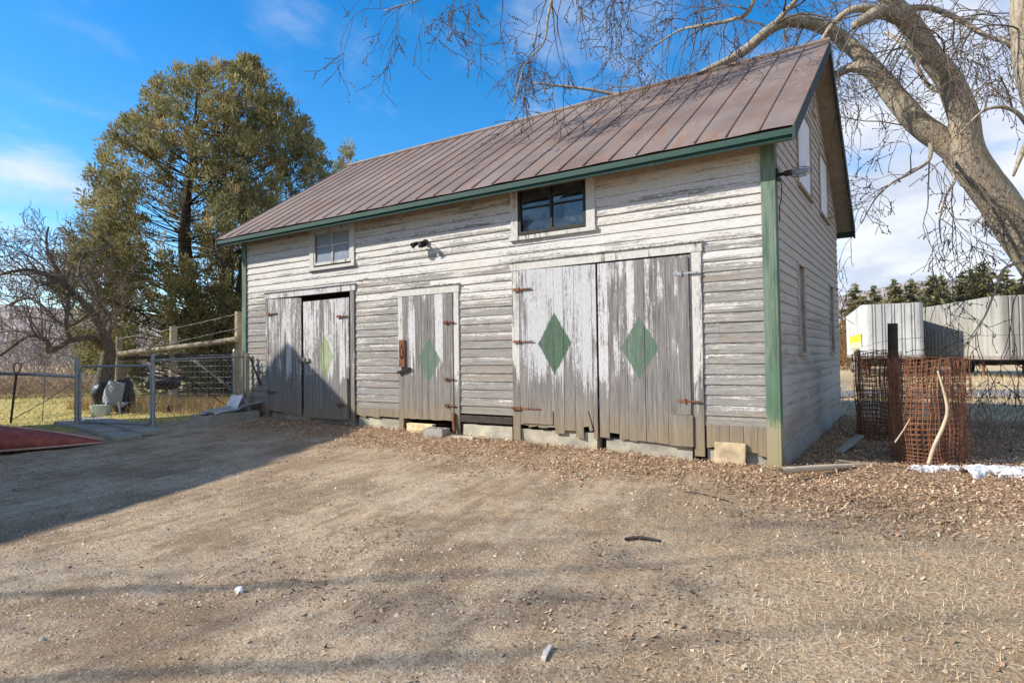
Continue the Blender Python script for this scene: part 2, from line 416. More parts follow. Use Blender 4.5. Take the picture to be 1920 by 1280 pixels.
# gable wall on X = 0
def gclip(z):
    if z <= roof_z(0)-.06: return (.02, BD)
    y = (z+.06-EZ)/SL-OV
    return (y, BD-y) if y < BD/2 else (BD/2, BD/2)
GW = [(1.72, 3.02, 3.80, 5.08), (4.02, 5.12, 3.80, 4.98), (3.28, 3.62, 5.38, 6.02), (1.50, 2.06, 1.36, 2.70), (4.98, 5.54, 1.36, 2.70)]
mb = MB(); clap_rows(mb, 'y', .02, BD, .22, RIDGE-.08, GW, clip=gclip, y0=0., sgn=1); mb.build('wall', M['clap_side'], barn)
mb = MB(); clap_rows(mb, 'y', .02, BD, .22, RIDGE-.08, [], clip=gclip, y0=BL, sgn=-1, exp=.13); mb.build('wall', M['clap_side'], barn)
mb = MB(); clap_rows(mb, 'x', BL, 0, .3, 4.0, [], y0=BD, sgn=1, exp=.2); mb.build('wall', M['clap_front'], barn)
# near-black backing standing in for the dark inside, seen only through gaps
mb = MB(); mb.box((BL+.12, .16, .0), (-.12, .2, .22)); mb.build('gap_backing', M['dark'], barn)
# frieze board
mb = MB()
for a, b in ((BL+.1, WN_L[0]), (WN_L[1], WN_R[0]), (WN_R[1], -.13)): mb.box((a, -.036, 3.852), (b, -.002, 4.14))
mb.build('frieze_board', M['frieze'], barn)
# corner boards
mb = MB(); mb.box((-.135, -.045, .02), (.0, -.003, 4.1)); mb.box((.0, -.045, .05), (.03, .11, 4.1)); mb.build('corner_board', M['green_trim'], barn, bevel=.004)
mb = MB(); mb.box((BL-.03, -.045, .2), (BL+.105, -.003, 4.1)); mb.build('corner_board', M['green_trim'], barn, bevel=.004)
# roof: front and back slope with standing seams
rx0, rx1 = BL-.38, .32
def slope(mb, front):
    npan = 30; w = (rx1-rx0)/npan; th = .035
    def pt(x, y, up=0.): return (x, y, EZ+SL*(OV+min(y, BD-y))+up) if True else None
    ye, yr = (-OV, BD/2) if front else (BD+OV, BD/2)
    for k in range(npan):
        a, b = rx0+k*w, rx0+(k+1)*w; rn = random.random()
        ny = 14; ys = np.linspace(ye, yr, ny+1); nx = 4; xs = np.linspace(a, b, nx+1)
        vs = []; fs = []
        for j, y in enumerate(ys):
            for i, x in enumerate(xs):
                wv = .012*(fbm(x*1.5+k*7, y*1.1, 31, 2)-.5)*(1 if 0 < i < nx else .3)
                if j == 0: wv -= .012*vnoise(x*3., 0, 77)
                vs.append(pt(x, y, wv))
        for j in range(ny):
            for i in range(nx):
                o = j*(nx+1)+i; q = (o, o+1, o+nx+2, o+nx+1); fs.append(q if front else q[::-1])
        mb.add(vs, fs, (rn, 0, 0, 1))
    for k in range(npan+1):
        x = rx0+k*w; wv = [.004*random.uniform(-1, 1) for _ in range(2)]
        mb.tube([pt(x+wv[0], ye, .008), pt(x, (ye+yr)/2, .008), pt(x+wv[1], yr, .008)], .0095, 5, True, (.2, 0, 0, 1))
mb = MB(); slope(mb, True); slope(mb, False)
mb.tube([(rx0, BD/2, RIDGE+.015), (rx1, BD/2, RIDGE+.015)], .05, 8, True, (.4, 0, 0, 1))
roof = mb.build('roof', M['roof'], barn)
mb = MB()
t_ = .055
for y0, y1 in ((-OV+.01, BD/2), (BD+OV-.01, BD/2)):
    z0, z1 = EZ-t_, EZ-t_+SL*abs(y1-y0)
    mb.quad((rx0+.01, y0, z0), (rx0+.01, y1, z1), (rx1-.01, y1, z1), (rx1-.01, y0, z0))
mb.build('soffit', M['underside'], roof)
mb = MB(); mb.box((rx0+.01, -OV+.012, EZ-.105), (rx1-.012, -OV+.042, EZ-.03)); mb.box((rx0+.03, -OV+.045, EZ-.15), (rx1-.03, -OV+.075, EZ-.05)); mb.build('fascia', M['fascia'], roof, bevel=.004)
mb = MB(); mb.box((rx0+.01, BD+OV-.042, EZ-.155), (rx1-.012, BD+OV-.012, EZ-.022)); mb.build('fascia', M['fascia'], roof)
def rake(x0, x1):
    mb = MB()
    for ye in (-OV, BD+OV):
        yr = BD/2; h = .17; u = -.012
        vs = []
        for x in (x0, x1):
            vs += [(x, ye, EZ+u), (x, yr, RIDGE+u), (x, yr, RIDGE+u-h), (x, ye, EZ+u-h)]
        mb.add(vs, [(0, 1, 2, 3), (7, 6, 5, 4), (0, 4, 5, 1), (1, 5, 6, 2), (2, 6, 7, 3), (3, 7, 4, 0)])
    return mb
rake(rx1-.028, rx1+.004).build('rake_board', M['rake'], roof); rake(rx0-.004, rx0+.028).build('rake_board', M['rake'], roof)
# soffit boxing under the front eave
mb = MB(); mb.quad((rx0+.02, -OV+.06, EZ-.12), (rx1-.05, -OV+.06, EZ-.12), (rx1-.05, .0, EZ-.05), (rx0+.02, .0, EZ-.05)); mb.build('soffit', M['underside'], roof)

def planks(mb, x0, x1, zb, zt, w=.14, y=-.02, th=.022, jag=.02, bottoms=None, sk=0.):
    x = x0
    while x < x1-.01:
        ww = min(w*random.uniform(.8, 1.2), x1-x)
        if x1-(x+ww) < .05: ww = x1-x
        rn = random.random(); dy = random.uniform(-.004, .004); g = .0022
        tb = zb(x+ww/2) if callable(zb) else zb; tt = zt(x+ww/2) if callable(zt) else zt
        b0, b1 = tb+random.uniform(-jag, jag), tb+random.uniform(-jag, jag)
        if bottoms: b = bottoms(x+ww/2); b0, b1 = (b0 if b is None else b+random.uniform(-jag, jag)), (b1 if b is None else b+random.uniform(-jag, jag))
        t0 = (zt(x) if callable(zt) else zt); t1 = (zt(x+ww) if callable(zt) else zt)
        yo, yi = y-th+dy, y+dy
        vs = [(x+g+sk, yo, b0), (x+ww-g+sk, yo, b1), (x+ww-g, yo, t1), (x+g, yo, t0), (x+g+sk, yi, b0), (x+ww-g+sk, yi, b1), (x+ww-g, yi, t1), (x+g, yi, t0)]
        mb.add(vs, [(0, 1, 2, 3), (7, 6, 5, 4), (0, 4, 5, 1), (3, 2, 6, 7), (0, 3, 7, 4), (1, 5, 6, 2)], (rn, 0, 0, 1))
        x += ww
def strap(parent, x, z, L, h=.045, mat='rust', y=-.06):
    mb = MB(); mb.box((x, y-.006, z-h/2), (x+L*.35, y+.004, z+h/2)); mb.box((x+L*.35, y-.005, z-h*.28), (x+L, y+.004, z+h*.28))
    mb.tube([(x+L*.33, y-.008, z-h*.7), (x+L*.33, y-.008, z+h*.7)], .011, 6)
    for q in (.1, .6, .88): mb.tube([(x+L*q, y-.012, z), (x+L*q, y, z)], .008, 6)
    return mb.build('hinge', M[mat], parent)
# --- left double door
def frame(op, jamb, head, mat='trim', zb=.25, y=-.035):
    mb = MB(); x0, x1, z0, z1 = op
    mb.box((x0, y, zb), (x0+jamb, -.001, z1-head), (.3, 0, 0, 1)); mb.box((x1-jamb, y, zb), (x1, -.001, z1-head), (.8, 0, 0, 1))
    mb.box((x0-.015, y-.006, z1-head), (x1+.015, -.001, z1), (.95, 0, 0, 1)); mb.box((x0-.03, y-.03, z1), (x1+.03, -.001, z1+.018), (.2, 0, 0, 1))
    return mb.build('door_frame', M[mat], barn, bevel=.004)
M['jamb'] = m_plank('bare_door_jamb', wear=.02, warm=.05)
mb = MB(); x0, x1, z0, z1 = OP_L
mb.box((x0, -.035, .3), (x0+.085, -.001, z1-.1), (.3, 0, 0, 1)); mb.box((x1-.115, -.04, .24), (x1-.01, -.001, z1-.1), (.1, 0, 0, 1)); mb.box((x0-.015, -.04, z1-.115), (x1+.02, -.001, z1), (.9, 0, 0, 1)); mb.box((x0-.03, -.06, z1), (x1+.03, -.001, z1+.018), (.2, 0, 0, 1))
mb.build('door_frame', M['jamb'], barn, bevel=.004)
mb = MB(); planks(mb, -9.82, -8.78, lambda x: .36-.05*(x+9.82), lambda x: 2.655-.03*(x+9.8), w=.15); d = mb.build('door', M['door_l1'], barn); d['label'] = 'left leaf of worn plank double door'
strap(d, -9.86, 2.35, .34); strap(d, -9.86, .75, .34)
mb = MB(); planks(mb, -8.72, -7.42, .27, lambda x: 2.54+.005*(x+8.7), w=.145, y=-.012); mb.box((-8.70, -.056, .275), (-7.52, -.037, .45), (.5, 0, 0, 1)); mb.box((-7.56, -.058, .28), (-7.45, -.037, 1.05), (.15, 0, 0, 1))
d = mb.build('door', M['door_l2'], barn); d['label'] = 'plank door leaf with a ghost of a green diamond'
mb = MB(); mb.box((-8.86, -.075, 1.36), (-8.52, -.05, 1.43)); mb.tube([(-8.62, -.09, 1.33), (-8.62, -.09, 1.46)], .012, 6); mb.build('latch', M['oldwood'], d)
strap(d, -7.72, 2.2, .3); strap(d, -7.74, .55, .3)
# --- narrow door
frame(OP_P, .105, .13, zb=.12)
mb = MB(); planks(mb, -6.055, -4.945, .37, 2.462, w=.15, jag=.008); d = mb.build('door', M['door_p'], barn); d['label'] = 'narrow plank door with a green diamond'
for z in (1.98, 1.05, .62): strap(d, -5.12, z, .22, mat='rust')
mb = MB(); mb.box((-6.12, -.075, 1.25), (-5.99, -.05, 1.72)); mb.tube([(-6.06, -.06, 1.66), (-6.06, -.11, 1.58), (-6.06, -.11, 1.45), (-6.06, -.06, 1.38)], .012, 6); mb.build('latch', M['rust'], d)
mb = MB(); mb.box((-6.16, -.085, 1.17), (-5.86, -.055, 1.215), M=Matrix.Translation((-6.0, 0, 1.19)) @ Matrix.Rotation(R(-14), 4, 'Y') @ Matrix.Translation((6.0, 0, -1.19))); mb.build('bolt', M['iron'], d)
# --- big double door
frame(OP_B, .13, .125, zb=.1)
def bot1(x):
    if x < -3.05: return .36
    return {0: .27, 1: .32, 2: .22, 3: .40, 4: .24}.get(int((x+3.05)/.14), .25)
mb = MB(); planks(mb, -3.655, -2.365, lambda x: .33, lambda x: 2.715-.02*(x+3.65), w=.155, bottoms=bot1, jag=.03)
mb.box((-3.62, -.058, .40), (-3.08, -.044, .60), (.05, 0, 0, 1)); mb.box((-2.52, -.062, .34), (-2.47, -.044, .62), (.9, 0, 0, 1), M=Matrix.Translation((-2.5, 0, .48)) @ Matrix.Rotation(R(-16), 4, 'Y') @ Matrix.Translation((2.5, 0, -.48)))
d = mb.build('door', M['door_b1'], barn); d['label'] = 'whiter leaf of the big door with a dark green diamond'
strap(d, -3.74, 2.42, .32); strap(d, -3.76, 1.63, .36, .03); strap(d, -3.80, .62, .5)
mb = MB(); planks(mb, -2.335, -1.01, lambda x: .26-.03*(x+2.3), lambda x: 2.69, w=.145, jag=.012, bottoms=lambda x: .33 if -2.15 < x < -2.0 else None)
mb.box((-1.31, -.062, .22), (-1.02, -.045, .62), (.35, 0, 0, 1)); mb.box((-1.27, -.06, .625), (-1.04, -.045, 2.66), (.62, 0, 0, 1))
d = mb.build('door', M['door_b2'], barn); d['label'] = 'browner leaf of the big door with a green diamond'
strap(d, -1.24, 2.45, .34, mat='steel'); strap(d, -1.2, .8, .28)
# skirts and base pieces
mb = MB(); planks(mb, -.86, -.14, .20, .51, w=.16, y=.0, jag=.05); mb.build('skirt_board', M['skirt'], barn)
mb = MB(); planks(mb, -7.24, -6.18, .36, .52, w=.3, y=.0, jag=.03); mb.build('skirt_board', M['skirt'], barn)
mb = MB(); planks(mb, BL+.08, -9.94, .3, .52, w=.2, y=.0, jag=.04); mb.build('skirt_board', M['skirt'], barn)
mb = MB(); mb.box((-4.82, -.03, .36), (-3.8, .04, .47), (.1, 0, 0, 1)); mb.build('skirt_board', M['darkpost'], barn, bevel=.01)
def rough_block(mb, lo, hi, seed=0, amp=.02, n=6):
    lo = np.array(lo); hi = np.array(hi); L = hi-lo
    nx = max(2, int(L[0]/.12)); nz = max(2, int(L[2]/.1))
    vs = []; fs = []
    for j in range(nz+1):
        for i in range(nx+1):
            x = lo[0]+L[0]*i/nx; z = lo[2]+L[2]*j/nz; e = amp*(fbm(x*4, z*4, seed, 3)-.5)*2
            vs.append((x, lo[1]+e, z+(amp*(vnoise(x*5, 3, seed)-.5) if j == nz else 0)))
    for j in range(nz):
        for i in range(nx): o = j*(nx+1)+i; fs.append((o, o+1, o+nx+2, o+nx+1))
    mb.add(vs, fs)
    t0 = nz*(nx+1); b = len(vs)
    mb.add([(vs[t0+i][0], vs[t0+i][1], vs[t0+i][2]) for i in range(nx+1)]+[(vs[t0+i][0], hi[1], vs[t0+i][2]) for i in range(nx+1)], [(i, i+1, i+nx+2, i+nx+1) for i in range(nx)])
    mb.quad((hi[0], lo[1], lo[2]), (hi[0], hi[1], lo[2]), (hi[0], hi[1], hi[2]), (hi[0], lo[1], hi[2])); mb.quad((lo[0], hi[1], lo[2]), (lo[0], lo[1], lo[2]), (lo[0], lo[1], hi[2]), (lo[0], hi[1], hi[2]))
mb = MB()
for k, (a, b, t, y) in enumerate(((-3.66, -2.40, .31, -.0), (-2.26, -1.05, .24, -.0), (-7.2, -6.2, .34, .01), (-4.78, -3.82, .33, -.02), (-10.6, -9.9, .36, .0), (-.86, -.15, .2, .02), (-9.85, -7.3, .33, .05))):
    mb = MB(); rough_block(mb, (a, y, -.1), (b, .3, t), k); mb.build('foundation', M['concrete'], barn)
mb = MB()
vs = []; ny = 40
for i in range(ny+1):
    y = .06+(BD-.1)*i/ny; zt = .23+.05*vnoise(y*1.5, 0, 4)+.01*y*.5; o = .05+.05*vnoise(y*2, 1, 6)
    vs += [(.0, y, -.05), (o+.03, y, -.05), (o, y, zt*.55), (o*.6, y, zt*.92), (-.02, y, zt)]
mb.add(vs, [(i*5+k, i*5+5+k, i*5+6+k, i*5+k+1) for i in range(ny) for k in range(4)]); mb.add(vs[:5], [(4, 3, 2, 1, 0)])
mb.build('foundation', M['plinth'], barn, smooth=True)

# windows -----------------------------------------------------------------------------
def front_window(op, glassmat, muntin_dark, gl, label):
    x0, x1, z0, z1 = op; a, b, c, d_ = gl
    mb = MB(); mb.box((x0, -.04, z0+.06), (a-.03, -.001, z1), (.8, 0, 0, 1)); mb.box((b+.03, -.04, z0+.06), (x1, -.001, z1), (.9, 0, 0, 1)); mb.box((x0-.02, -.065, z0), (x1+.02, -.001, z0+.06), (.7, 0, 0, 1)); mb.box((a-.03, -.038, d_+.03), (b+.03, -.001, z1), (.6, 0, 0, 1))
    w = mb.build('window', M['trim'], barn, bevel=.004); w['label'] = label
    mb = MB(); y0, y1 = -.03, .02; mid = (a+b)/2; hz = c+(d_-c)*.55
    mb.box((a-.03, y0, c-.03), (a+.02, y1, d_+.03)); mb.box((b-.02, y0, c-.03), (b+.03, y1, d_+.03)); mb.box((a+.02, y0, d_-.02), (b-.02, y1, d_+.03)); mb.box((a+.02, y0, c-.03), (b-.02, y1, c+.02))
    mb.box((mid-.018, y0+.008, c+.02), (mid+.018, y1-.01, d_-.02)); mb.box((a+.02, y0+.01, hz-.012), (mid-.018, y1-.012, hz+.012)); mb.box((mid+.018, y0+.01, hz-.012), (b-.02, y1-.012, hz+.012))
    mb.build('sash', M['iron' if muntin_dark else 'trim'], w)
    k = 0
    for (p, q) in ((a+.02, mid-.018), (mid+.018, b-.02)):
        for (s, e) in ((c+.02, hz-.012), (hz+.012, d_-.02)):
            mb = MB(); ang = random.uniform(-.01, .01); mb.quad((p, .0+ang, s), (q, -.0, s), (q, .0, e), (p, -ang, e))
            mb.build('pane', M[glassmat], w); k += 1
    mb = MB(); mb.quad((a-.02, .3, c-.1), (b+.02, .3, c-.1), (b+.02, .3, d_+.05), (a-.02, .3, d_+.05)); mb.build('dark_backing', M['dark'], w)  # dark sheet stands in for the unlit room behind the panes
front_window(WN_L, 'glass_dusty_sky', False, (-8.37, -7.38, 3.25, 3.84), 'small white-framed window with cracked dusty panes tinted like reflected sky')
front_window(WN_R, 'glass', True, (-3.63, -2.53, 3.28, 3.95), 'dark-framed window under the eave')
def gable_window(h, kind, label):
    y0, y1, z0, z1 = h; mb = MB(); f = .035
    for lo, hi in (((-.01, y0, z0+.05), (.035, y0+f, z1)), ((-.01, y1-f, z0+.05), (.035, y1, z1)), ((-.01, y0-.02, z0), (.06, y1+.02, z0+.05)), ((-.01, y0+f, z1-.05), (.04, y1-f, z1))): mb.box(lo, hi, (.7, 0, 0, 1))
    w = mb.build('window', M['clap_side' if kind != 'sheet' else 'frieze'], barn, bevel=.003); w['label'] = label
    if kind == 'sheet':
        mb = MB(); mb.quad((.012, y0+f, z0+.05), (.012, y1-f, z0+.05), (.012, y1-f, z1-.05), (.012, y0+f, z1-.05)); mb.build('pane', M['sheet'], w)
    else:
        mb = MB(); xi = -.09
        mb.quad((xi, y0+f, z0+.05), (xi, y1-f, z0+.05), (xi, y1-f, z1-.05), (xi, y0+f, z1-.05)); mb.build('pane', M['glass'], w)
        mb = MB(); mb.quad((xi, y1-f, z0+.05), (0, y1-f, z0+.05), (0, y1-f, z1-.05), (xi, y1-f, z1-.05)); mb.quad((xi, y0+f, z0+.05), (xi, y0+f, z1-.05), (0, y0+f, z1-.05), (0, y0+f, z0+.05)); mb.quad((xi, y0+f, z0+.05), (xi, y1-f, z0+.05), (0, y1-f, z0+.05), (0, y0+f, z0+.05)); mb.quad((xi, y0+f, z1-.05), (0, y0+f, z1-.05), (0, y1-f, z1-.05), (xi, y1-f, z1-.05))
        zc = (z0+z1)/2; mb.box((xi, y0+f, zc-.02), (xi+.03, y1-f, zc+.02)); mb.build('sash', M['trim' if kind == 'sashed' else 'dark'], w)
for h, k, l in zip(GW, ('sheet', 'sheet', 'dark', 'sashed', 'sashed'), ('upper gable window covered in white sheet', 'second upper gable window covered in white sheet', 'slim dark attic opening', 'narrow lower gable window', 'far narrow lower gable window')): gable_window(h, k, l)

# lamps on the barn
fl = empty('floodlight', (-5.52, -.05, 3.34), 'black twin floodlight fixed high on the front wall of the barn', 'floodlight')
mb = MB(); mb.tube([(-5.52, -.025, 3.36), (-5.52, -.06, 3.36)], .05, 12); mb.tube([(-5.52, -.06, 3.36), (-5.52, -.15, 3.33)], .02, 8); mb.tube([(-5.62, -.15, 3.35), (-5.42, -.15, 3.33)], .015, 8); mb.build('bracket', M['iron'], fl)
for sx in (-.10, .10):
    c = np.array([-5.52+sx, -.15, 3.33]); dr = np.array([sx*2.6, -.75, -.45]); dr /= np.linalg.norm(dr)
    mb = MB(); mb.tube([c-dr*.03, c, c+dr*.05, c+dr*.09], [.022, .034, .038, .052], 12); mb.build('lamp_head', M['iron'], fl, smooth=False)
mb = MB(); mb.box((-5.56, -.19, 3.25), (-5.48, -.11, 3.36)); mb.build('sensor', M['iron'], fl, bevel=.02)
cl = empty('caged_lamp', (.03, .1, 3.57), 'wire caged work lamp sticking out from the barn gable corner', 'lamp')
mb = MB(); mb.box((.03, .02, 3.5), (.05, .16, 3.64)); mb.tube([(.05, .09, 3.57), (.14, .08, 3.57)], .022, 8); mb.tube([(.12, .08, 3.57), (.2, .075, 3.565)], .036, 10); mb.build('socket', M['iron'], cl)
mb = MB(); mb.tube([(.2, .075, 3.565), (.25, .07, 3.562), (.33, .065, 3.557), (.38, .06, 3.555)], [.03, .042, .04, .02], 10); mb.build('bulb_cover', M['glass_dusty_sky'], cl, smooth=True)
mb = MB()
for k in range(8):
    a = k*math.pi/4; pts = [(.18+.25*t, .077-.02*t+math.cos(a)*.062*math.sin(math.pi*min(1, .15+t*.86))**.5, 3.566-.012*t+math.sin(a)*.062*math.sin(math.pi*min(1, .15+t*.86))**.5) for t in np.linspace(0, 1, 8)]
    mb.tube(pts, .0035, 4)
for t in (.3, .65): mb.tube([(.18+.25*t, .07+math.cos(a)*.062, 3.56+math.sin(a)*.062) for a in np.linspace(0, 2*math.pi, 13)], .0035, 4)
mb.build('cage', M['steel'], cl)
mb = MB(); mb.tube([(.06, .09, 3.54), (.08, .1, 3.42), (.07, .12, 3.3), (.045, .13, 3.2), (.04, .12, 3.0)], .006, 5); mb.build('cord', M['iron'], cl)

exec_parts = []
# ------------------------------------------------------------------ ground
def axis_pts(lo, hi, st, far):
    a = list(np.arange(lo, hi+1e-6, st)); g = st; x = hi
    while x < far: g *= 1.13; x += g; a.append(x)
    g = st; x = lo
    while x > -far: g *= 1.13; x -= g; a.insert(0, x)
    return np.array(a)
gx = axis_pts(-15, 6.5, .075, 1500); gy = axis_pts(-8.2, 3., .075, 1500)
X, Y = np.meshgrid(gx, gy); Z = gz(X, Y)
inside = (X > BL+.3) & (X < -.3) & (Y > .35) & (Y < BD-.3)
Z = np.where(inside, Z-.25, Z)
nx, ny = len(gx), len(gy)
V = np.stack([X, Y, Z], -1).reshape(-1, 3)
ii = (np.arange(ny-1)[:, None]*nx+np.arange(nx-1)[None, :]).ravel()
F = np.stack([ii, ii+1, ii+nx+1, ii+nx], -1)
def w_leaf(x, y):
    n = fbm(x*.9, y*.9, 61, 4); n2 = fbm(x*3, y*3, 71, 3)
    d = np.where(x < .3, -y, -y+.12*x)        # distance in front of the barn
    front = sst(2.4, .3, d+1.9*(n-.5)+.8*(n2-.5))**1.5*sst(-10.2, -8.6, x)
    bank = sst(-.9, .7, x)*sst(3.2, .9, d+1.8*(n-.5)+.7*(n2-.5))
    back = sst(-.5, .2, x)*sst(9, 6.5, y)
    patch = sst(.62, .74, n)*.10*sst(-7.5, -4.5, y)
    return np.clip(np.maximum(np.maximum(front, bank)*(y < 9), patch*(y < 0)), 0, 1)
def w_dry(x, y):
    n = fbm(x*.6, y*.6, 81, 4); n2 = fbm(x*2.4, y*2.4, 83, 3)
    return sst(-1.0, 1.3, x-.10*(y+4)+3.6*(n-.5)+1.2*(n2-.5))*sst(3., 1., y)
def w_lawn(x, y):
    n = fbm(x*.5, y*.5, 91, 3)
    return sst(.0, .9, (-10.7-x)+(y+2.0)*.7+1.2*(n-.5)-.3)*(x < -10.3)
def w_field(x, y):
    return np.clip(sst(-1.2, .5, x)*sst(5.5, 7.5, y+.8*fbm(x, y, 13, 3))+sst(24, 40, np.hypot(x+4, y)), 0, 1)
colr = np.stack([w_leaf(X, Y), w_lawn(X, Y), w_field(X, Y), w_dry(X, Y)], -1).reshape(-1, 4)
def m_ground():
    t = NT('dirt_yard_ground', .95, .15)
    at = t.n('ShaderNodeAttribute', attribute_name='info'); s_ = t.sep(at.outputs['Color']); al = at.outputs['Alpha']
    big = t.noise((1, 1, 1), .9, 5, .6); med = t.noise((1, 1, 1), 5., 6, .7); fine = t.noise((1, 1, 1), 42., 5, .75); grit = t.noise((1, 1, 1), 140., 3, .7)
    peb = t.voro((1, 1, 1), 34.); pebc = t.voro((1, 1, 1), 34., out='Color')
    rot = t.n('ShaderNodeVectorRotate', rotation_type='Z_AXIS'); t.l(t.pos(), rot.inputs['Vector']); rot.inputs['Angle'].default_value = R(-101)
    streak = t.noise((.6, 7, 1), 1.1, 5, .65, v=rot.outputs[0])
    dirt = t.mix(t.sm(t.ma('MULTIPLY_ADD', streak, .24, t.ma('MULTIPLY_ADD', big, .48, t.ma('MULTIPLY', med, .36))), .47, .60), (.285, .20, .12), (.60, .465, .31))
    dirt = t.mix(t.sm(big, .5, .7, 0, .55), dirt, (.40, .33, .24))
    dirt = t.mix(t.sm(med, .46, .64, 0, .65), dirt, (.27, .16, .088))
    dirt = t.mix(t.sm(t.ma('MULTIPLY_ADD', fine, .5, t.ma('MULTIPLY', grit, .5)), .40, .55, .7, 0), dirt, (.12, .092, .066))
    dirt = t.mix(t.sm(t.ma('MULTIPLY_ADD', fine, .3, t.ma('MULTIPLY', grit, .7)), .56, .66, 0, .6), dirt, (.68, .57, .43))
    pc = t.sep(pebc)
    stone = t.mix(pc[0], (.20, .155, .11), (.66, .56, .44))
    dirt = t.mix(t.ma('MULTIPLY', t.sm(peb, .32, .2), t.sm(t.ma('ADD', pc[1], t.ma('MULTIPLY', med, .8)), .95, 1.1, 0, .8)), dirt, stone)
    dry = t.mix(t.sm(fine, .34, .66), (.15, .10, .06), (.58, .45, .29)); dry = t.mix(t.sm(med, .45, .68, 0, .6), dry, (.40, .25, .13))
    leaf = t.mix(t.sm(fine, .35, .65), (.11, .065, .04), (.54, .36, .22))
    lawn = t.mix(t.sm(fine, .3, .7), (.24, .20, .06), (.70, .57, .22)); lawn = t.mix(t.sm(big, .48, .6, 0, .5), lawn, (.22, .22, .07))
    fld = t.mix(t.sm(fine, .3, .7), (.36, .265, .145), (.74, .60, .38)); fld = t.mix(t.sm(big, .45, .7, 0, .4), fld, (.34, .235, .13))
    c = t.mix(t.ma('MULTIPLY', al, .8), dirt, dry); c = t.mix(t.ma('MULTIPLY', s_[0], .92), c, leaf); c = t.mix(s_[1], c, lawn); c = t.mix(s_[2], c, fld)
    t.base(c)
    h = t.ma('MULTIPLY_ADD', fine, .55, t.ma('MULTIPLY', grit, .35)); h = t.ma('ADD', h, t.ma('MULTIPLY', t.sm(peb, .35, .1), .35))
    t.bump(h, .8, .018)
    return t.m
gnd = np_mesh('ground', V, F, m_ground(), col=colr, smooth=True); tag(gnd, kind='structure')

def strip(name, pts, w, mat, z=.012):
    """a flat lane following points"""
    vs = []; fs = []
    pts = [np.array(p[:2], float) for p in pts]
    for i, p in enumerate(pts):
        t = pts[min(i+1, len(pts)-1)]-pts[max(i-1, 0)]; t /= np.linalg.norm(t); n = np.array([-t[1], t[0]])
        for k in (-1, -.5, 0, .5, 1):
            q = p+n*w/2*k; vs.append((q[0], q[1], float(gz(q[0], q[1]))+z))
    for i in range(len(pts)-1):
        for k in range(4): fs.append((i*5+k, i*5+k+5, i*5+k+6, i*5+k+1))
    me = bpy.data.meshes.new(name); me.from_pydata(vs, [], fs); me.update()
    return link_mesh(name, me, mat)
ra, rb = G(1590, 741, .1), G(1850, 741, .1); dv = (rb-ra)[:2]; 
road = strip('road', [ra[:2]+dv*t for t in np.linspace(-3, 8, 60)], 3.4, simple('worn_grey_lane', (.15, .145, .15), .9, .2, 2, obj=False), .05); tag(road, kind='structure')

# ------------------------------------------------------------------ scattered litter
def m_info(name, rough=.9, trans=0., spec=.15):
    t = NT(name, rough, spec); c = t.attr(); n = t.noise(sc=30., det=2)
    t.base(t.mix(t.ma('MULTIPLY', n, .35), c, (.05, .04, .03)))
    if trans: t.set('Subsurface Weight', 0.)
    return t.m
M['litter'] = m_info('litter_mixed_tones')
def rand_pts(n, x0, x1, y0, y1, wfn, near_bias=True):
    out = []; tot = 0
    while tot < n:
        x = rng.uniform(x0, x1, 60000); y = rng.uniform(y0, y1, 60000); w = wfn(x, y)
        if near_bias:
            d = np.hypot(x-CAM[0], y-CAM[1]); w = w*np.clip(6./np.maximum(d, 1.5), .25, 3)/3
        k = rng.random(len(x)) < w
        k &= ~((x > BL-.02) & (x < .02) & (y > -.03) & (y < BD))
        out.append(np.stack([x[k], y[k]], 1)); tot += k.sum()
    return np.concatenate(out)[:n]
def palette(n, cols, wts=None, jit=.25):
    cols = np.array(cols); i = rng.choice(len(cols), n, p=wts)
    return np.clip(cols[i]*(1+jit*rng.normal(0, 1, (n, 1))), .01, .9)
def unit(a): return a/(np.linalg.norm(a, axis=-1, keepdims=True)+1e-9)
# dead leaves
q = rand_pts(85000, -10., 6., -7., 6, lambda x, y: w_leaf(x, y)+.006)
z = gz(q[:, 0], q[:, 1])
N = len(q); p = np.stack([q[:, 0], q[:, 1], z+rng.uniform(.004, .045, N)*np.clip(w_leaf(q[:, 0], q[:, 1])+.1, 0, 1)], 1)
a = rng.uniform(0, 2*math.pi, N); tilt = rng.normal(0, .5, N); s = rng.uniform(.007, .018, N)*np.where(rng.random(N) < .12, 1.5, 1)
ux = np.stack([np.cos(a), np.sin(a), rng.normal(0, .35, N)], 1)*s[:, None]*.62
uy = np.stack([-np.sin(a), np.cos(a), tilt], 1)*s[:, None]
lc = palette(N, [(.52, .345, .21), (.42, .26, .15), (.62, .47, .32), (.26, .165, .105), (.54, .41, .29)], [.26, .24, .14, .2, .16])*(.45+1.0*fbm(q[:, 0]*1.6, q[:, 1]*1.6, 44, 4))[:, None]
lv = quads_mesh('fallen_leaves', p, ux, uy, M['litter'], col=np.clip(lc, .01, .8)); tag(lv, kind='stuff')
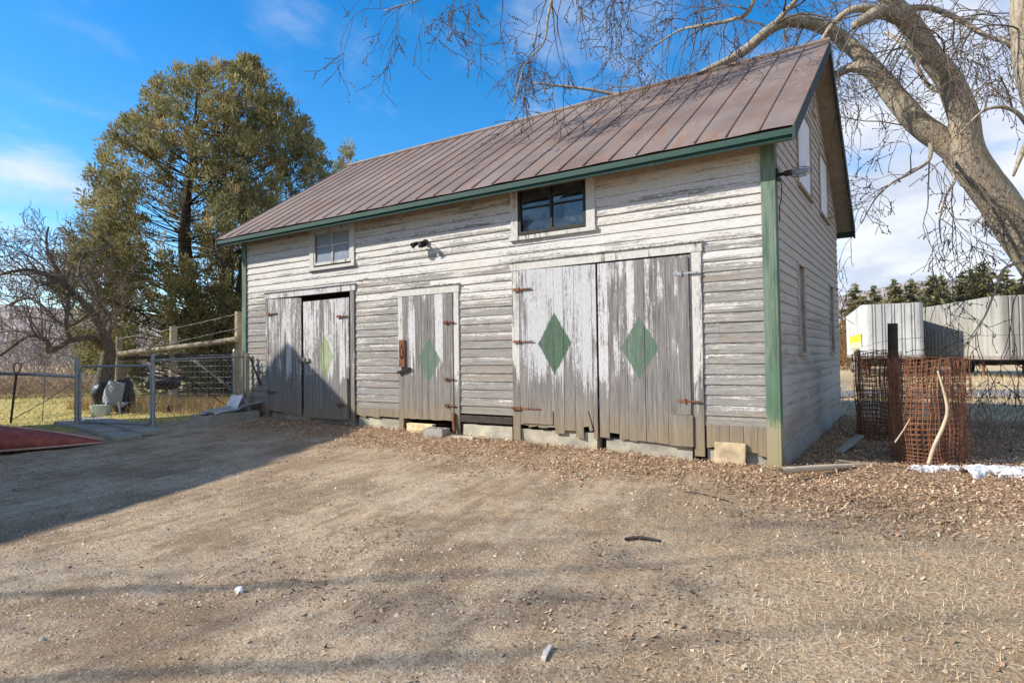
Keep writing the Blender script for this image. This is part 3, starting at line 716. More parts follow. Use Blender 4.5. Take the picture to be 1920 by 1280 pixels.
# pebbles on the drive
q = rand_pts(42000, -11, 4.5, -7.4, -.4, lambda x, y: np.clip((1-w_leaf(x, y)*.8)*(1-.75*w_dry(x, y))*sst(.35, .65, fbm(x*.8, y*.8, 7, 3)), .04, 1))
N = len(q); z = gz(q[:, 0], q[:, 1]); s = np.minimum(rng.lognormal(-5.45, .5, N), .02)
base = np.array([(1, 0, 0), (0, 1, 0), (-1, 0, 0), (0, -1, 0), (0, 0, 1.)])
ang = rng.uniform(0, 6.28, N); ca, sa = np.cos(ang), np.sin(ang)
B = np.repeat(base[None], N, 0)+rng.normal(0, .22, (N, 5, 3)); B[:, :, 2] *= .7; B[:, :4, 2] -= .2
Vx = B[:, :, 0]*ca[:, None]-B[:, :, 1]*sa[:, None]; Vy = B[:, :, 0]*sa[:, None]+B[:, :, 1]*ca[:, None]
V = np.stack([Vx, Vy, B[:, :, 2]], -1)*s[:, None, None]+np.stack([q[:, 0], q[:, 1], z+s*.15], 1)[:, None, :]
F = (np.array([(0, 1, 4), (1, 2, 4), (2, 3, 4), (3, 0, 4)])[None]+np.arange(N)[:, None, None]*5).reshape(-1, 3)
pb = np_mesh('gravel', V.reshape(-1, 3), F, M['litter'], col=np.repeat(palette(N, [(.42, .345, .25), (.54, .46, .35), (.26, .205, .15), (.46, .34, .23), (.64, .57, .47)], [.33, .25, .22, .15, .05]), 5, 0)); tag(pb, kind='stuff')
def blades(name, q, h0, h1, w, cols, wts=None, lean=.7, jit=.2, dz=0.):
    N = len(q); z = gz(q[:, 0], q[:, 1])+dz; a = rng.uniform(0, 6.28, N); h = rng.uniform(h0, h1, N); l = np.abs(rng.normal(0, lean, N))
    p = np.stack([q[:, 0], q[:, 1], z], 1); b = rng.uniform(0, 6.28, N)
    ux = np.stack([np.cos(b), np.sin(b), np.zeros(N)], 1)*w
    d = unit(np.stack([np.cos(a)*l, np.sin(a)*l, np.ones(N)], 1))*h[:, None]
    o = quads_mesh(name, p, ux, d, M['litter'], col=palette(N, cols, wts, jit), tri=True); return tag(o, kind='stuff')
straw = [(.60, .47, .30), (.48, .35, .20), (.68, .57, .40), (.32, .22, .125)]
blades('dry_grass', rand_pts(46000, -3, 5.5, -7.2, 1., lambda x, y: w_dry(x, y)*(1-.6*w_leaf(x, y))+.004), .02, .06, .0022, straw, lean=2.6)
blades('grass', rand_pts(36000, -30, -10.5, -5, 12, lambda x, y: w_lawn(x, y)), .03, .09, .006, [(.52, .46, .15), (.66, .55, .22), (.33, .32, .10), (.66, .52, .25)], lean=.8)
blades('straw', rand_pts(42000, -1.5, 30, 4.5, 34, lambda x, y: w_field(x, y)*(np.hypot(x, y) < 45)), .06, .3, .009, straw, lean=1.1)
def w_fence(x, y):
    d = np.abs(y-(.6+.25*(x+12))); return np.exp(-(d/.8)**2)*(x < -10.9)
blades('tall_dry_grass', rand_pts(9000, -17, -10.9, -1., 4, w_fence), .1, .42, .006, [(.66, .46, .20), (.54, .34, .14), (.70, .56, .32)], lean=.6)

# ------------------------------------------------------------------ trees
def grow(out, p, d, L, r, lvl, o):
    """one branch with its own children; out collects (pts, radii, level)"""
    ns = o['seg'][min(lvl, len(o['seg'])-1)]; pts = [np.array(p)]; rad = [r]; d = unit(np.array(d, float)); st = L/ns
    dr = o['droop'][min(lvl, len(o['droop'])-1)]; wg = o['wig'][min(lvl, len(o['wig'])-1)]
    dirs = [d]
    for i in range(ns):
        d = unit(d+rng.normal(0, wg, 3)+np.array([0, 0, -dr*(i+1)/ns])); pts.append(pts[-1]+d*st); rad.append(max(o['rmin'], r*(1-.75*(i+1)/ns))); dirs.append(d)
    out.append((np.array(pts), np.array(rad), lvl))
    if lvl >= o['max']: return
    nc = o['kids'][min(lvl, len(o['kids'])-1)]; nc = rng.poisson(nc) if nc > 2 else int(nc)
    for k in range(nc):
        t = rng.uniform(.2, 1.)*ns; i = min(int(t), ns-1); f = t-i
        q = pts[i]*(1-f)+pts[i+1]*f; dd = dirs[i+1]; rv = unit(np.cross(dd, rng.normal(0, 1, 3))); an = rng.uniform(.5, 1.15)
        nd = dd*math.cos(an)+rv*math.sin(an)+np.array(o.get('bias', (0, 0, 0)))
        grow(out, q, nd, L*rng.uniform(*o['len']), max(o['rmin'], rad[i]*rng.uniform(.45, .7)), lvl+1, o)
def smooth_path(pts, rad, k=6):
    pts = np.array(pts, float); rad = np.array(rad, float); n = len(pts); P_ = []; R_ = []
    for i in range(n-1):
        a = pts[max(i-1, 0)]; b = pts[i]; c = pts[i+1]; d = pts[min(i+2, n-1)]
        for j in range(k):
            t = j/k; P_.append(.5*((2*b)+(-a+c)*t+(2*a-5*b+4*c-d)*t*t+(-a+3*b-3*c+d)*t**3)); R_.append(rad[i]*(1-t)+rad[i+1]*t)
    P_.append(pts[-1]); R_.append(rad[-1]); return np.array(P_), np.array(R_)
def limb_mesh(mb, P_, R_, n=18, rough=.05, seed=0):
    """a thick limb with an uneven skin"""
    base = len(mb.v); ref = None; N = len(P_)
    for i in range(N):
        t = P_[min(i+1, N-1)]-P_[max(i-1, 0)]; t = t/np.linalg.norm(t)
        if ref is None: ref = np.array([1., .2, 0])
        a = ref-t*np.dot(ref, t); a /= np.linalg.norm(a); b = np.cross(t, a); ref = a
        for k in range(n):
            w = 2*math.pi*k/n; e = 1+rough*2*(fbm(math.cos(w)*1.7+i*.21+seed, math.sin(w)*1.7+i*.13, 5+seed, 3)-.5)
            mb.v.append(tuple(P_[i]+R_[i]*e*(math.cos(w)*a+math.sin(w)*b))); mb.c.append((.5, .5, .5, 1))
    for i in range(N-1):
        for k in range(n): k2 = (k+1) % n; mb.f.append((base+i*n+k, base+i*n+k2, base+(i+1)*n+k2, base+(i+1)*n+k))
    mb.f.append(tuple(base+(N-1)*n+k for k in range(n)))
def m_bark(name, dark, light, warm, k=(10, 10, 2.6)):
    t = NT(name, .95, .15); a = t.noise(k, 2.2, 6, .7, dist=.6); b = t.noise((1, 1, 1), 3., 4, .65); c = t.noise((14, 14, 5), 2.5, 4, .7)
    col = t.ramp(t.ma('MULTIPLY_ADD', a, .6, t.ma('MULTIPLY', c, .4)), [(.38, dark), (.49, tuple(x*.72 for x in light)), (.62, light)])
    col = t.mix(t.sm(b, .45, .68, 0, .6), col, warm)
    t.base(col); t.bump(t.ma('MULTIPLY_ADD', a, .8, t.ma('MULTIPLY', c, .4)), 1., .05); return t.m
M['bark'] = m_bark('maple_bark', (.075, .058, .042), (.52, .445, .335), (.34, .26, .165))
M['twig'] = simple('grey_twig_bark', (.125, .10, .082), .9, .35, 3, bump=0, obj=False)
M['apple_bark'] = m_bark('dark_apple_bark', (.05, .042, .036), (.24, .20, .165), (.16, .125, .09))
M['applet'] = simple('apple_twig_bark', (.19, .15, .13), .9, .3, 3, bump=0, obj=False)
def buds(name, lines, lv, mat, parent, size, prob=.7):
    pts = []
    for P_, R_, l in lines:
        if l < lv: continue
        for p in P_[1:]:
            if rng.random() < prob: pts.append(p+rng.normal(0, .012, 3))
        if rng.random() < .9: pts.append(P_[-1])
    p = np.array(pts); N = len(p); o = np.array([(1, 0, 0), (-1, 0, 0), (0, 1, 0), (0, -1, 0), (0, 0, 1.5), (0, 0, -1.5)])
    s = rng.uniform(.6, 1.3, N)*size
    V = (p[:, None]+o[None]*s[:, None, None]).reshape(-1, 3)
    F = (np.array([(0, 2, 4), (2, 1, 4), (1, 3, 4), (3, 0, 4), (2, 0, 5), (1, 2, 5), (3, 1, 5), (0, 3, 5)])[None]+np.arange(N)[:, None, None]*6).reshape(-1, 3)
    return np_mesh(name, V, F, mat, parent)
M['bud'] = simple('dark_winter_buds', (.13, .085, .065), .9, .3, 3, bump=0)
# --- the big maple to the right of the barn
LIMBS_A = {
 'main': [((2210, 850, 12.2), .62), ((2080, 690, 12.3), .53), ((1958, 508, 12.4), .475), ((1882, 392, 12.5), .45), ((1818, 300, 12.5), .43), ((1805, 215, 12.4), .34), ((1778, 150, 12.3), .30), ((1745, 105, 12.2), .28), ((1702, 42, 12.1), .25), ((1662, -10, 12.0), .20), ((1640, -70, 11.8), .16), ((1600, -190, 11.5), .10)],
 'left': [((1838, 330, 12.5), .34), ((1778, 272, 12.7), .33), ((1726, 235, 12.8), .30), ((1685, 190, 12.9), .285), ((1648, 145, 13.0), .26), ((1605, 96, 13.1), .21), ((1555, 56, 13.2), .19), ((1500, 40, 13.2), .17), ((1452, 50, 13.2), .15), ((1392, 98, 13.2), .125), ((1335, 128, 13.2), .10), ((1270, 158, 13.4), .075), ((1180, 178, 13.6), .055), ((1090, 166, 13.8), .04), ((1000, 156, 14.0), .022)],
 'stub': [((1650, 150, 12.95), .2), ((1618, 128, 13.0), .16), ((1592, 128, 13.2), .13), ((1560, 145, 13.6), .10)],
 'knot': [((1700, 40, 12.1), .2), ((1655, 22, 11.9), .17), ((1625, 35, 11.8), .13), ((1602, 48, 11.7), .10)],
 'up2': [((1655, 20, 11.9), .13), ((1600, 18, 11.9), .09), ((1560, 48, 12.2), .07), ((1520, 110, 12.6), .04), ((1470, 160, 13), .025)],
 'high': [((1450, 52, 13.2), .09), ((1470, 25, 13.), .075), ((1500, -10, 12.9), .065), ((1530, -80, 12.8), .05)],
 'out': [((1690, 20, 12.1), .10), ((1740, 15, 12), .07), ((1800, 38, 11.8), .06), ((1850, 68, 11.5), .055), ((1900, 82, 11.2), .05), ((1960, 110, 11), .03)],
 'far': [((1780, 170, 12.3), .08), ((1740, 160, 12.8), .06), ((1700, 90, 13.3), .05), ((1660, 60, 13.8), .04)],
 'hang': [((1745, 270, 12.4), .06), ((1742, 300, 12.2), .045), ((1712, 322, 12.1), .035), ((1670, 345, 12.), .028), ((1640, 375, 12.), .018), ((1615, 420, 12), .01)],
 'hang2': [((1770, 300, 12.3), .06), ((1790, 335, 12.1), .04), ((1775, 365, 12.), .03), ((1762, 410, 11.9), .022), ((1765, 455, 11.9), .012)],
}
def big_tree(name, label, limbs, opts, base, seeds, extra=None, budsize=.0105, main_n=18, group=None):
    root = empty(name, base, label, 'tree', group)
    mb = MB(); lines = []
    for i, (k, lp) in enumerate(limbs.items()):
        pts = [P(*a) for a, r in lp]; P_, R_ = smooth_path(pts, [r for a, r in lp])
        R_ = R_*opts.get('slim', 1.); limb_mesh(mb, P_, R_, main_n if R_[0] > .15 else 10, .09, i)
        n = seeds.get(k, 0); L0, L1 = opts['first']
        for j in range(n):
            t = rng.uniform(opts.get('t0', {}).get(k, .15), 1.); ix = min(int(t*(len(P_)-1)), len(P_)-2); d = unit(P_[ix+1]-P_[ix]); rv = unit(np.cross(d, rng.normal(0, 1, 3))); an = rng.uniform(.5, 1.3)
            nd = d*math.cos(an)+rv*math.sin(an)+np.array(opts['bias0'])
            grow(lines, P_[ix]+rv*R_[ix]*.6, nd, rng.uniform(L0, L1)*(1 if R_[ix] > .05 else .7), min(R_[ix]*.5, opts['r0']*rng.uniform(.6, 1.2)), 0, opts)
    tr = mb.build('trunk', opts['bark'], root, smooth=True)
    tubes_mesh('twigs', [(a, b) for a, b, l in lines], 4, opts['twig'], root)
    if budsize: buds('buds', lines, opts['max']-1, M['bud'], root, budsize, opts.get('bp', .42))
    return root
oa = dict(slim=.76, seg=[9, 7, 5, 4], droop=[.2, .2, .16, .1], wig=[.15, .15, .15, .15], rmin=.0050, max=3, kids=[4, 2.6, 2], len=(.42, .74), first=(1.2, 2.7), r0=.023, bias0=(0, 0, .05), bias=(0, 0, -.1), bark=M['bark'], twig=M['twig'], t0={'main': .45, 'left': .12})
big_tree('maple_tree', 'big leafless maple with forking grey trunk leaning behind the barn', LIMBS_A, oa, P(2210, 850, 12.2)*[1, 1, 0]+[0, 0, .1],
         dict(main=6, left=17, stub=2, knot=3, up2=7, high=6, out=8, far=6, hang=6, hang2=6))
# --- second maple whose trunk passes the right edge
LIMBS_B = {
 'main': [((2260, 860, 8.2), .42), ((2120, 560, 8.3), .34), ((2010, 330, 8.5), .29), ((1940, 160, 8.6), .24), ((1916, 60, 8.6), .17), ((1912, -20, 8.6), .15), ((1895, -140, 8.7), .13), ((1860, -300, 8.8), .10)],
 'cross': [((1960, 215, 8.6), .09), ((1935, 250, 8.5), .06), ((1915, 290, 8.5), .045), ((1900, 330, 8.4), .02)],
 'over': [((1900, -120, 8.7), .10), ((1760, -230, 8.9), .09), ((1560, -270, 9.2), .08), ((1380, -220, 9.5), .07), ((1200, -160, 9.8), .06), ((1060, -95, 10.2), .045), ((930, -45, 10.6), .03), ((820, -10, 11), .018), ((720, 20, 11.4), .01)],
 'over2': [((1560, -270, 9.2), .07), ((1440, -120, 9.6), .055), ((1410, 10, 10), .045), ((1370, 38, 10.3), .04), ((1300, 51, 10.7), .03), ((1265, 62, 11), .02), ((1200, 110, 11.4), .014), ((1160, 165, 11.6), .008)],
 'over3': [((1200, -160, 9.8), .045), ((1060, -60, 9.9), .035), ((1030, 20, 9.9), .026), ((1020, 80, 9.9), .018), ((985, 120, 9.9), .014), ((968, 180, 9.8), .010), ((958, 215, 9.8), .006)],
 'low': [((2010, 330, 8.5), .07), ((1950, 270, 8.3), .05), ((1905, 210, 8.2), .035), ((1850, 205, 8.2), .025), ((1800, 250, 8.3), .015)],
 'lowr': [((2030, 500, 8.6), .06), ((1945, 470, 8.4), .045), ((1915, 490, 8.3), .03), ((1882, 505, 8.3), .022), ((1866, 545, 8.3), .018), ((1848, 590, 8.2), .014), ((1835, 610, 8.2), .010), ((1800, 660, 8.2), .006)],
}
ob = dict(oa); ob.update(first=(1.1, 2.3), droop=[.42, .26, .16, .1], r0=.014, bias0=(-.1, .1, -.3), bias=(0, 0, -.12), kids=[3.4, 2.2, 2], rmin=.0048, t0={'main': .5, 'over': .25, 'over2': .3, 'over3': .2})
big_tree('maple_tree', 'leafless maple at the right edge sending drooping twigs over the barn roof', LIMBS_B, ob, P(2260, 860, 8.2)*[1, 1, 0],
         dict(main=3, over=26, over2=12, over3=5, low=2, lowr=2))
# --- two slim bare trees beyond the house corner, behind the camera's left shoulder; their tops lay faint long shadows over the drive
os_ = dict(oa); os_.update(max=2, rmin=.006, r0=.03, kids=[4, 3], first=(.9, 2.0), slim=1.)
for tx, ty, th, lab in ((-11.2, -14.9, 12.5, 'slim bare tree outside the view at left that lays the lower faint shadow streak'), (-12.9, -14.9, 13.5, 'slim bare tree outside the view at left that lays the upper faint shadow streak')):
    wt = empty('bare_tree', (tx, ty, 0), lab, 'tree'); mb = MB(); lines = []
    P_, R_ = smooth_path([(tx, ty, -.1), (tx+.08, ty-.05, th*.3), (tx-.06, ty+.1, th*.55), (tx+.06, ty, th*.8), (tx, ty+.05, th)], [.12, .08, .045, .024, .008]); limb_mesh(mb, P_, R_, 12, .07, 30)
    for j in range(16):
        ix = int(rng.uniform(.3, 1)*(len(P_)-2)); d = unit(P_[ix+1]-P_[ix]); nd = d*.7+rng.normal(0, .6, 3); grow(lines, P_[ix], nd, rng.uniform(.8, 2.2), R_[ix]*.4, 0, os_)
    mb.build('trunk', M['bark'], wt, smooth=True); lines.append((P_, R_*.6)); tubes_mesh('twigs', [(a, b) for a, b, l in [(q[0], q[1], 0) for q in lines]], 4, M['twig'], wt)
# --- apple tree on the left lawn
LIMBS_C = {
 'trunk': [((196, 756, 15.6), .30), ((194, 720, 15.6), .22), ((200, 685, 15.6), .18), ((204, 655, 15.5), .15), ((190, 620, 15.3), .105), ((172, 586, 15.2), .085), ((131, 542, 15), .066), ((98, 520, 14.8), .055), ((54, 506, 14.6), .042), ((0, 515, 14.4), .03), ((-60, 540, 14.2), .02)],
 'up': [((131, 542, 15), .05), ((117, 518, 15), .045), ((94, 484, 15), .038), ((87, 450, 15), .028), ((91, 425, 15), .02)],
 'low': [((204, 662, 15.6), .10), ((180, 640, 15.3), .08), ((162, 633, 15), .065), ((131, 640, 14.7), .06), ((92, 659, 14.4), .055), ((88, 640, 14.3), .05), ((54, 630, 14.1), .04), ((0, 666, 13.8), .03), ((-50, 690, 13.5), .03)],
 'mid': [((131, 640, 14.7), .06), ((124, 605, 14.7), .05), ((129, 567, 14.8), .04), ((120, 540, 14.9), .025), ((135, 500, 15), .012)],
 'back': [((195, 640, 15.6), .07), ((205, 600, 16.2), .05), ((150, 520, 16.5), .05), ((160, 470, 16.8), .02)],
 'side': [((170, 586, 15.2), .05), ((120, 610, 15.6), .05), ((60, 560, 16), .04), ((10, 575, 16.2), .02)],
}
oc = dict(seg=[8, 6, 5], droop=[-.05, .02, .05], wig=[.2, .22, .25], rmin=.006, max=2, kids=[5, 3], len=(.35, .65), first=(.8, 1.9), r0=.022, bias0=(0, 0, .45), bias=(0, 0, .15), bark=M['apple_bark'], twig=M['applet'], t0={'trunk': .4})
big_tree('apple_tree', 'gnarled bare apple tree with arching dark limbs left of the cedar', LIMBS_C, oc, P(190, 752, 15.6)*[1, 1, 0]+[0, 0, .2], dict(trunk=24, up=12, low=24, mid=12, back=14, side=16), budsize=0, main_n=12)

# --- the cedar
def needles_mat(name, tint=0.):
    t = NT(name, .8, .25); c = t.attr(); n = t.noise(sc=1.3, det=3); f = t.noise(sc=22., det=2)
    c = t.mix(t.sm(n, .46, .64, 0, .5), c, (.25, .18, .075)); c = t.mix(t.ma('MULTIPLY', f, .35), c, (.05, .055, .025)); t.base(c)
    tr = t.n('ShaderNodeBsdfTranslucent'); t.setin(tr.inputs['Color'], c); mx = t.n('ShaderNodeMixShader'); mx.inputs[0].default_value = .35
    t.l(t.b.outputs[0], mx.inputs[1]); t.l(tr.outputs[0], mx.inputs[2]); t.l(mx.outputs[0], t.t.nodes['Material Output'].inputs['Surface']); return t.m
M['cedar'] = needles_mat('bronzed_cedar_foliage')
M['cedar_bark'] = m_bark('cedar_bark', (.03, .025, .02), (.13, .105, .08), (.10, .075, .05))
def cedar(name, label, base, prof, H, nclump, per, seed, lobes=(), group=None, csize=.34, hole=.42):
    root = empty(name, base, label, 'tree', group); base = np.array(base, float)
    fw = np.array([CF[0], CF[1], 0]); fw /= np.linalg.norm(fw); rt = np.array([fw[1], -fw[0], 0])
    mb = MB(); lines = []; cl = []
    hs = np.array([a for a, *_ in prof]); lo = np.array([b for _, b, c in prof]); hi = np.array([c for _, b, c in prof])
    stems = []
    for k in range(5):
        an = k*1.26+.3; tip = base+np.array([0, 0, H*rng.uniform(.75, .97)])+rt*rng.uniform(-.9, .9)*(.3 if k == 0 else 1)+fw*rng.uniform(-.8, .8)
        b0 = base+rt*math.cos(an)*.22+fw*math.sin(an)*.22; mid = (b0+tip)/2+rt*math.cos(an)*.7+fw*math.sin(an)*.7
        P_, R_ = smooth_path([b0, b0*.7+mid*.3, mid, mid*.4+tip*.6, tip], [.19, .16, .11, .06, .015]); limb_mesh(mb, P_, R_, 9, .06, k); stems.append(P_)
    mb.build('trunk', M['cedar_bark'], root, smooth=True)
    n = 0; wmax = (hi-lo).max()/2
    while n < nclump:
        h = H*rng.random()**1.3; l, r = np.interp(h, hs, lo), np.interp(h, hs, hi); c = (l+r)/2; w = (r-l)/2
        if rng.random() > max((w/wmax)**1.25+.04, .34 if h > .84*H else 0): continue
        an = rng.uniform(0, 6.28); rr = math.sqrt(rng.random()); rr = .35+.65*rr if rng.random() < .8 else rr
        x = c+w*rr*math.cos(an); y = w*.92*rr*math.sin(an)
        dens = fbm(x*.95+5+y*.4, h*.95+y*.35, seed, 3)
        if dens < hole+.05*math.sin(h*3)-.07*max(0, 1-h/(.45*H)): continue
        cp = base+rt*x+fw*y+np.array([0, 0, h]); cl.append((cp, rr)); n += 1
        if n % 7 == 0:
            st = stems[rng.integers(5)]; zz = max(base[2]+.6, cp[2]-rng.uniform(.6, 1.8)); i = int(np.argmin(np.abs(st[:, 2]-zz))); q = st[i]
            m_ = (q+cp)/2+np.array([0, 0, -.15])+rng.normal(0, .12, 3); pp, r_ = smooth_path([q, m_, cp], [.028, .016, .006], 4); lines.append((pp, r_))
    tubes_mesh('branches', lines, 4, M['cedar_bark'], root)
    C = np.array([c for c, _ in cl]); RR = np.array([r for _, r in cl]); N = nclump*per; idx = np.repeat(np.arange(nclump), per)
    up = rng.normal(0, 1, (nclump, 3)); ctr = base+np.array([0, 0, H*.35]); outd = unit(C-ctr+np.array([0, 0, 1.0]))
    off = rng.normal(0, 1, (N, 3)); off = unit(off)*(rng.random((N, 1))**.5)*csize*rng.uniform(.6, 1.25, (nclump, 1))[idx]; off[:, 2] *= 1.15
    p = C[idx]+off
    d = unit(outd[idx]*.8+unit(off)*.8+rng.normal(0, .45, (N, 3))+np.array([0, 0, .35])); L = rng.uniform(.035, .09, N)
    sd = unit(np.cross(d, rng.normal(0, 1, (N, 3)))); 
    cc = palette(nclump, [(.28, .265, .13), (.34, .305, .15), (.20, .215, .105), (.41, .315, .15), (.14, .165, .08)], [.3, .25, .2, .1, .15], .15)[idx]*rng.uniform(.7, 1.35, (N, 1))
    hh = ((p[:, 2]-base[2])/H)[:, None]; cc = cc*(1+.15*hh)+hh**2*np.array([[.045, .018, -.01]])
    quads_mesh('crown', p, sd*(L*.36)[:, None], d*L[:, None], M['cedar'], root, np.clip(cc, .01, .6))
    return root
cb = P(405, 700, 20); cb[2] = .25
k = 20/FPX
def pf(rows): return [((690-y)*k+.15, (a-405)*k, (b-405)*k) for y, a, b in rows]
cedar('cedar_tree', 'tall rounded cedar with bronze tinged foliage behind the fence', cb, pf([(676, 235, 440), (650, 190, 470), (611, 172, 480), (524, 148, 545), (466, 130, 565), (413, 132, 595), (398, 192, 608), (340, 190, 620), (272, 208, 628), (243, 224, 612), (224, 238, 604), (175, 278, 576), (137, 292, 552), (113, 310, 530), (104, 330, 508), (92, 436, 500), (70, 456, 482)]), 10.9, 2700, 60, 3, hole=.432, csize=.25)
c2 = P(648, 700, 24); c2[2] = .25; k = 24/FPX
cedar('cedar_tree', 'dark narrow cedar peeking above the barn roof', c2, [((690-y)*k+.15, (a-648)*k, (b-648)*k) for y, a, b in [(690, 600, 700), (500, 600, 690), (400, 612, 672), (330, 620, 675), (290, 624, 672), (255, 632, 668), (240, 644, 660)]], 9.5, 420, 60, 9, hole=.3, csize=.24)

# --- spruces, brush and hill in the distance
M['spruce'] = needles_mat('spruce_needles')
def spruce(name, label, pos, H, W, dens, cols, group):
    root = empty(name, pos, label, 'tree', group); pos = np.array(pos)
    mb = MB(); mb.tube([pos, pos+[0, 0, H*.5], pos+[0, 0, H*.99]], [H*.016, H*.010, .01], 7); mb.build('trunk', M['cedar_bark'], root)
    p = []; d = []; L = []
    nl = int(H*3.2)
    for i in range(nl):
        h = H*(.06+.93*i/nl); w = W*(1-(h/H))**.85*rng.uniform(.8, 1.12)+.08; nb = max(4, int(11*(1-h/H)+4))
        for j in range(nb):
            a = rng.uniform(0, 6.28); ww = w*rng.uniform(.75, 1.1); m_ = max(4, int(ww*dens))
            t = rng.uniform(.1, 1, m_)
            q = np.stack([np.cos(a)*ww*t, np.sin(a)*ww*t, h-.28*ww*t+.16*ww*t*t], 1)+rng.normal(0, .07, (m_, 3)); p.append(q)
            d.append(np.stack([np.cos(a)*np.ones(m_), np.sin(a)*np.ones(m_), -.25*np.ones(m_)], 1)+rng.normal(0, .5, (m_, 3))); L.append(rng.uniform(.16, .34, m_))
    p = np.concatenate(p)+pos; d = unit(np.concatenate(d)); L = np.concatenate(L); N = len(p)
    sd = unit(np.cross(d, rng.normal(0, 1, (N, 3))))
    quads_mesh('crown', p, sd*(L*.3)[:, None], d*L[:, None], M['spruce'], root, palette(N, cols, None, .25)); return root
gcol = [(.15, .17, .07), (.22, .22, .10), (.10, .125, .06), (.30, .25, .12)]
for (px, top, w, dep, lab) in ((1606, 527, 50, 62, 'green spruce with its tip right beside the far edge of the barn'), (1641, 530, 36, 64, 'short spruce second along from the barn'), (1680, 518, 40, 60, 'spruce above the ribbed end of the white trailer'), (1710, 518, 48, 61, 'broad spruce behind the right corner of the white trailer'),
    (1752, 510, 56, 56, 'widest spruce of the row with a flat bushy top'), (1770, 512, 40, 57, 'dark spruce tucked against the widest spruce'), (1808, 504, 44, 58, 'spruce left of the tallest spruce'), (1824, 498, 36, 60, 'slim spruce next to the tallest spruce'), (1848, 485, 66, 56, 'tallest spruce of the row with a sharp tip'), (1892, 501, 56, 58, 'spruce partly hidden behind the leaning maple trunk'), (1935, 495, 60, 58, 'spruce at the right edge behind the grey trailer')):
    b = P(px, 640, dep); b[2] = .1; t = P(px, top, dep)[2]
    spruce('spruce_tree', lab, b, t-.1, w*dep/FPX*1.6, 20, gcol, 'spruces behind the trailers')
def brush(name, pts, h, r, col_mat, n, kind='stuff', spread=.5, up=.7):
    lines = []
    for i in range(n):
        b = pts[rng.integers(len(pts))]+np.array([rng.normal(0, spread), rng.normal(0, spread), 0]); b[2] = float(gz(b[0], b[1])); L = h*rng.uniform(.5, 1.1)
        d = unit(np.array([rng.normal(0, .5), rng.normal(0, .5), up]))
        o = dict(seg=[5, 4], droop=[.05, .05], wig=[.2, .25], rmin=r*.5, max=1, kids=[4], len=(.3, .55)); grow(lines, b, d, L, r, 0, o)
    ob = tubes_mesh(name, [(a, c) for a, c, l in lines], 3, col_mat); return tag(ob, kind=kind)
M['redtwig'] = simple('reddish_brush_twigs', (.30, .21, .15), .95, .3, 1.5, bump=0, obj=False)
M['graytwig'] = simple('grey_far_twigs', (.22, .185, .17), .95, .25, .8, bump=0, obj=False)
brush('brush_thicket', [P(x, 690, d)*[1, 1, 0] for x in range(-60, 210, 9) for d in (21, 24, 27)], 1.2, .010, M['redtwig'], 620, up=.8)
brush('brush_thicket', [P(x, 690, d)*[1, 1, 0] for x in range(-60, 330, 16) for d in (46, 55)], 5.5, .03, M['graytwig'], 330, spread=1.5, up=1.5)
brush('brush_thicket', [P(x, 690, d)*[1, 1, 0] for x in range(1577, 1606, 5) for d in (46, 50)], 4.5, .03, simple('rusty_shrub_twigs', (.26, .15, .07), .95, .3, 1, bump=0), 90, spread=1., up=1.4)
# wooded hill
def m_hill():
    t = NT('bare_wooded_hill_hazed', 1., .05); a = t.noise((1, 1, 1), .11, 6, .75); b = t.noise((1, 1, .25), .5, 4, .7)
    t.base(t.mix(t.sm(t.ma('MULTIPLY_ADD', a, .5, t.ma('MULTIPLY', b, .5)), .38, .62), (.29, .24, .215), (.345, .295, .27))); return t.m  # pale, low-contrast browns put distance haze into the hill colour
def hill(name, cols, depth, mat, seed):
    """ridge with treetops: cols = (px, ypx) skyline"""
    xs = np.linspace(cols[0][0], cols[-1][0], 420); ys = np.interp(xs, [c[0] for c in cols], [c[1] for c in cols]); vs = []; fs = []
    nr = 16
    for i, (x, y) in enumerate(zip(xs, ys)):
        t = P(x, y, depth); top = t[2]
        for j in range(nr):
            f = j/(nr-1); q = P(x, 660, depth*(.72+.28*f)); hgt = top*(1-(1-f)**1.7)
            hgt += (.4 if j > 2 else .0)*depth/330*(rng.random()*1.8+1.6*fbm(i*.13, j*.3, seed, 2)-1.2)*(1 if j < nr-1 else .9)
            vs.append((q[0], q[1], hgt-2*(j == 0)))
    for i in range(len(xs)-1):
        for j in range(nr-1): o = i*nr+j; fs.append((o, o+nr, o+nr+1, o+1))
    me = bpy.data.meshes.new(name); me.from_pydata(vs, [], fs); me.update(); return tag(link_mesh(name, me, mat), kind='structure')
hm = m_hill()
hill('hill', [(1400, 610), (1520, 572), (1580, 556), (1640, 544), (1690, 533), (1730, 528), (1790, 528), (1840, 531), (1900, 538), (2000, 552), (2200, 585), (2500, 640)], 330, hm, 4)
hill('hill', [(-900, 640), (-500, 600), (-200, 585), (0, 572), (120, 580), (300, 590), (500, 600), (700, 620), (800, 640)], 260, hm, 8)
# ------------------------------------------------------------------ things on the left
def gnd_at(p): return np.array([p[0], p[1], float(gz(p[0], p[1]))])
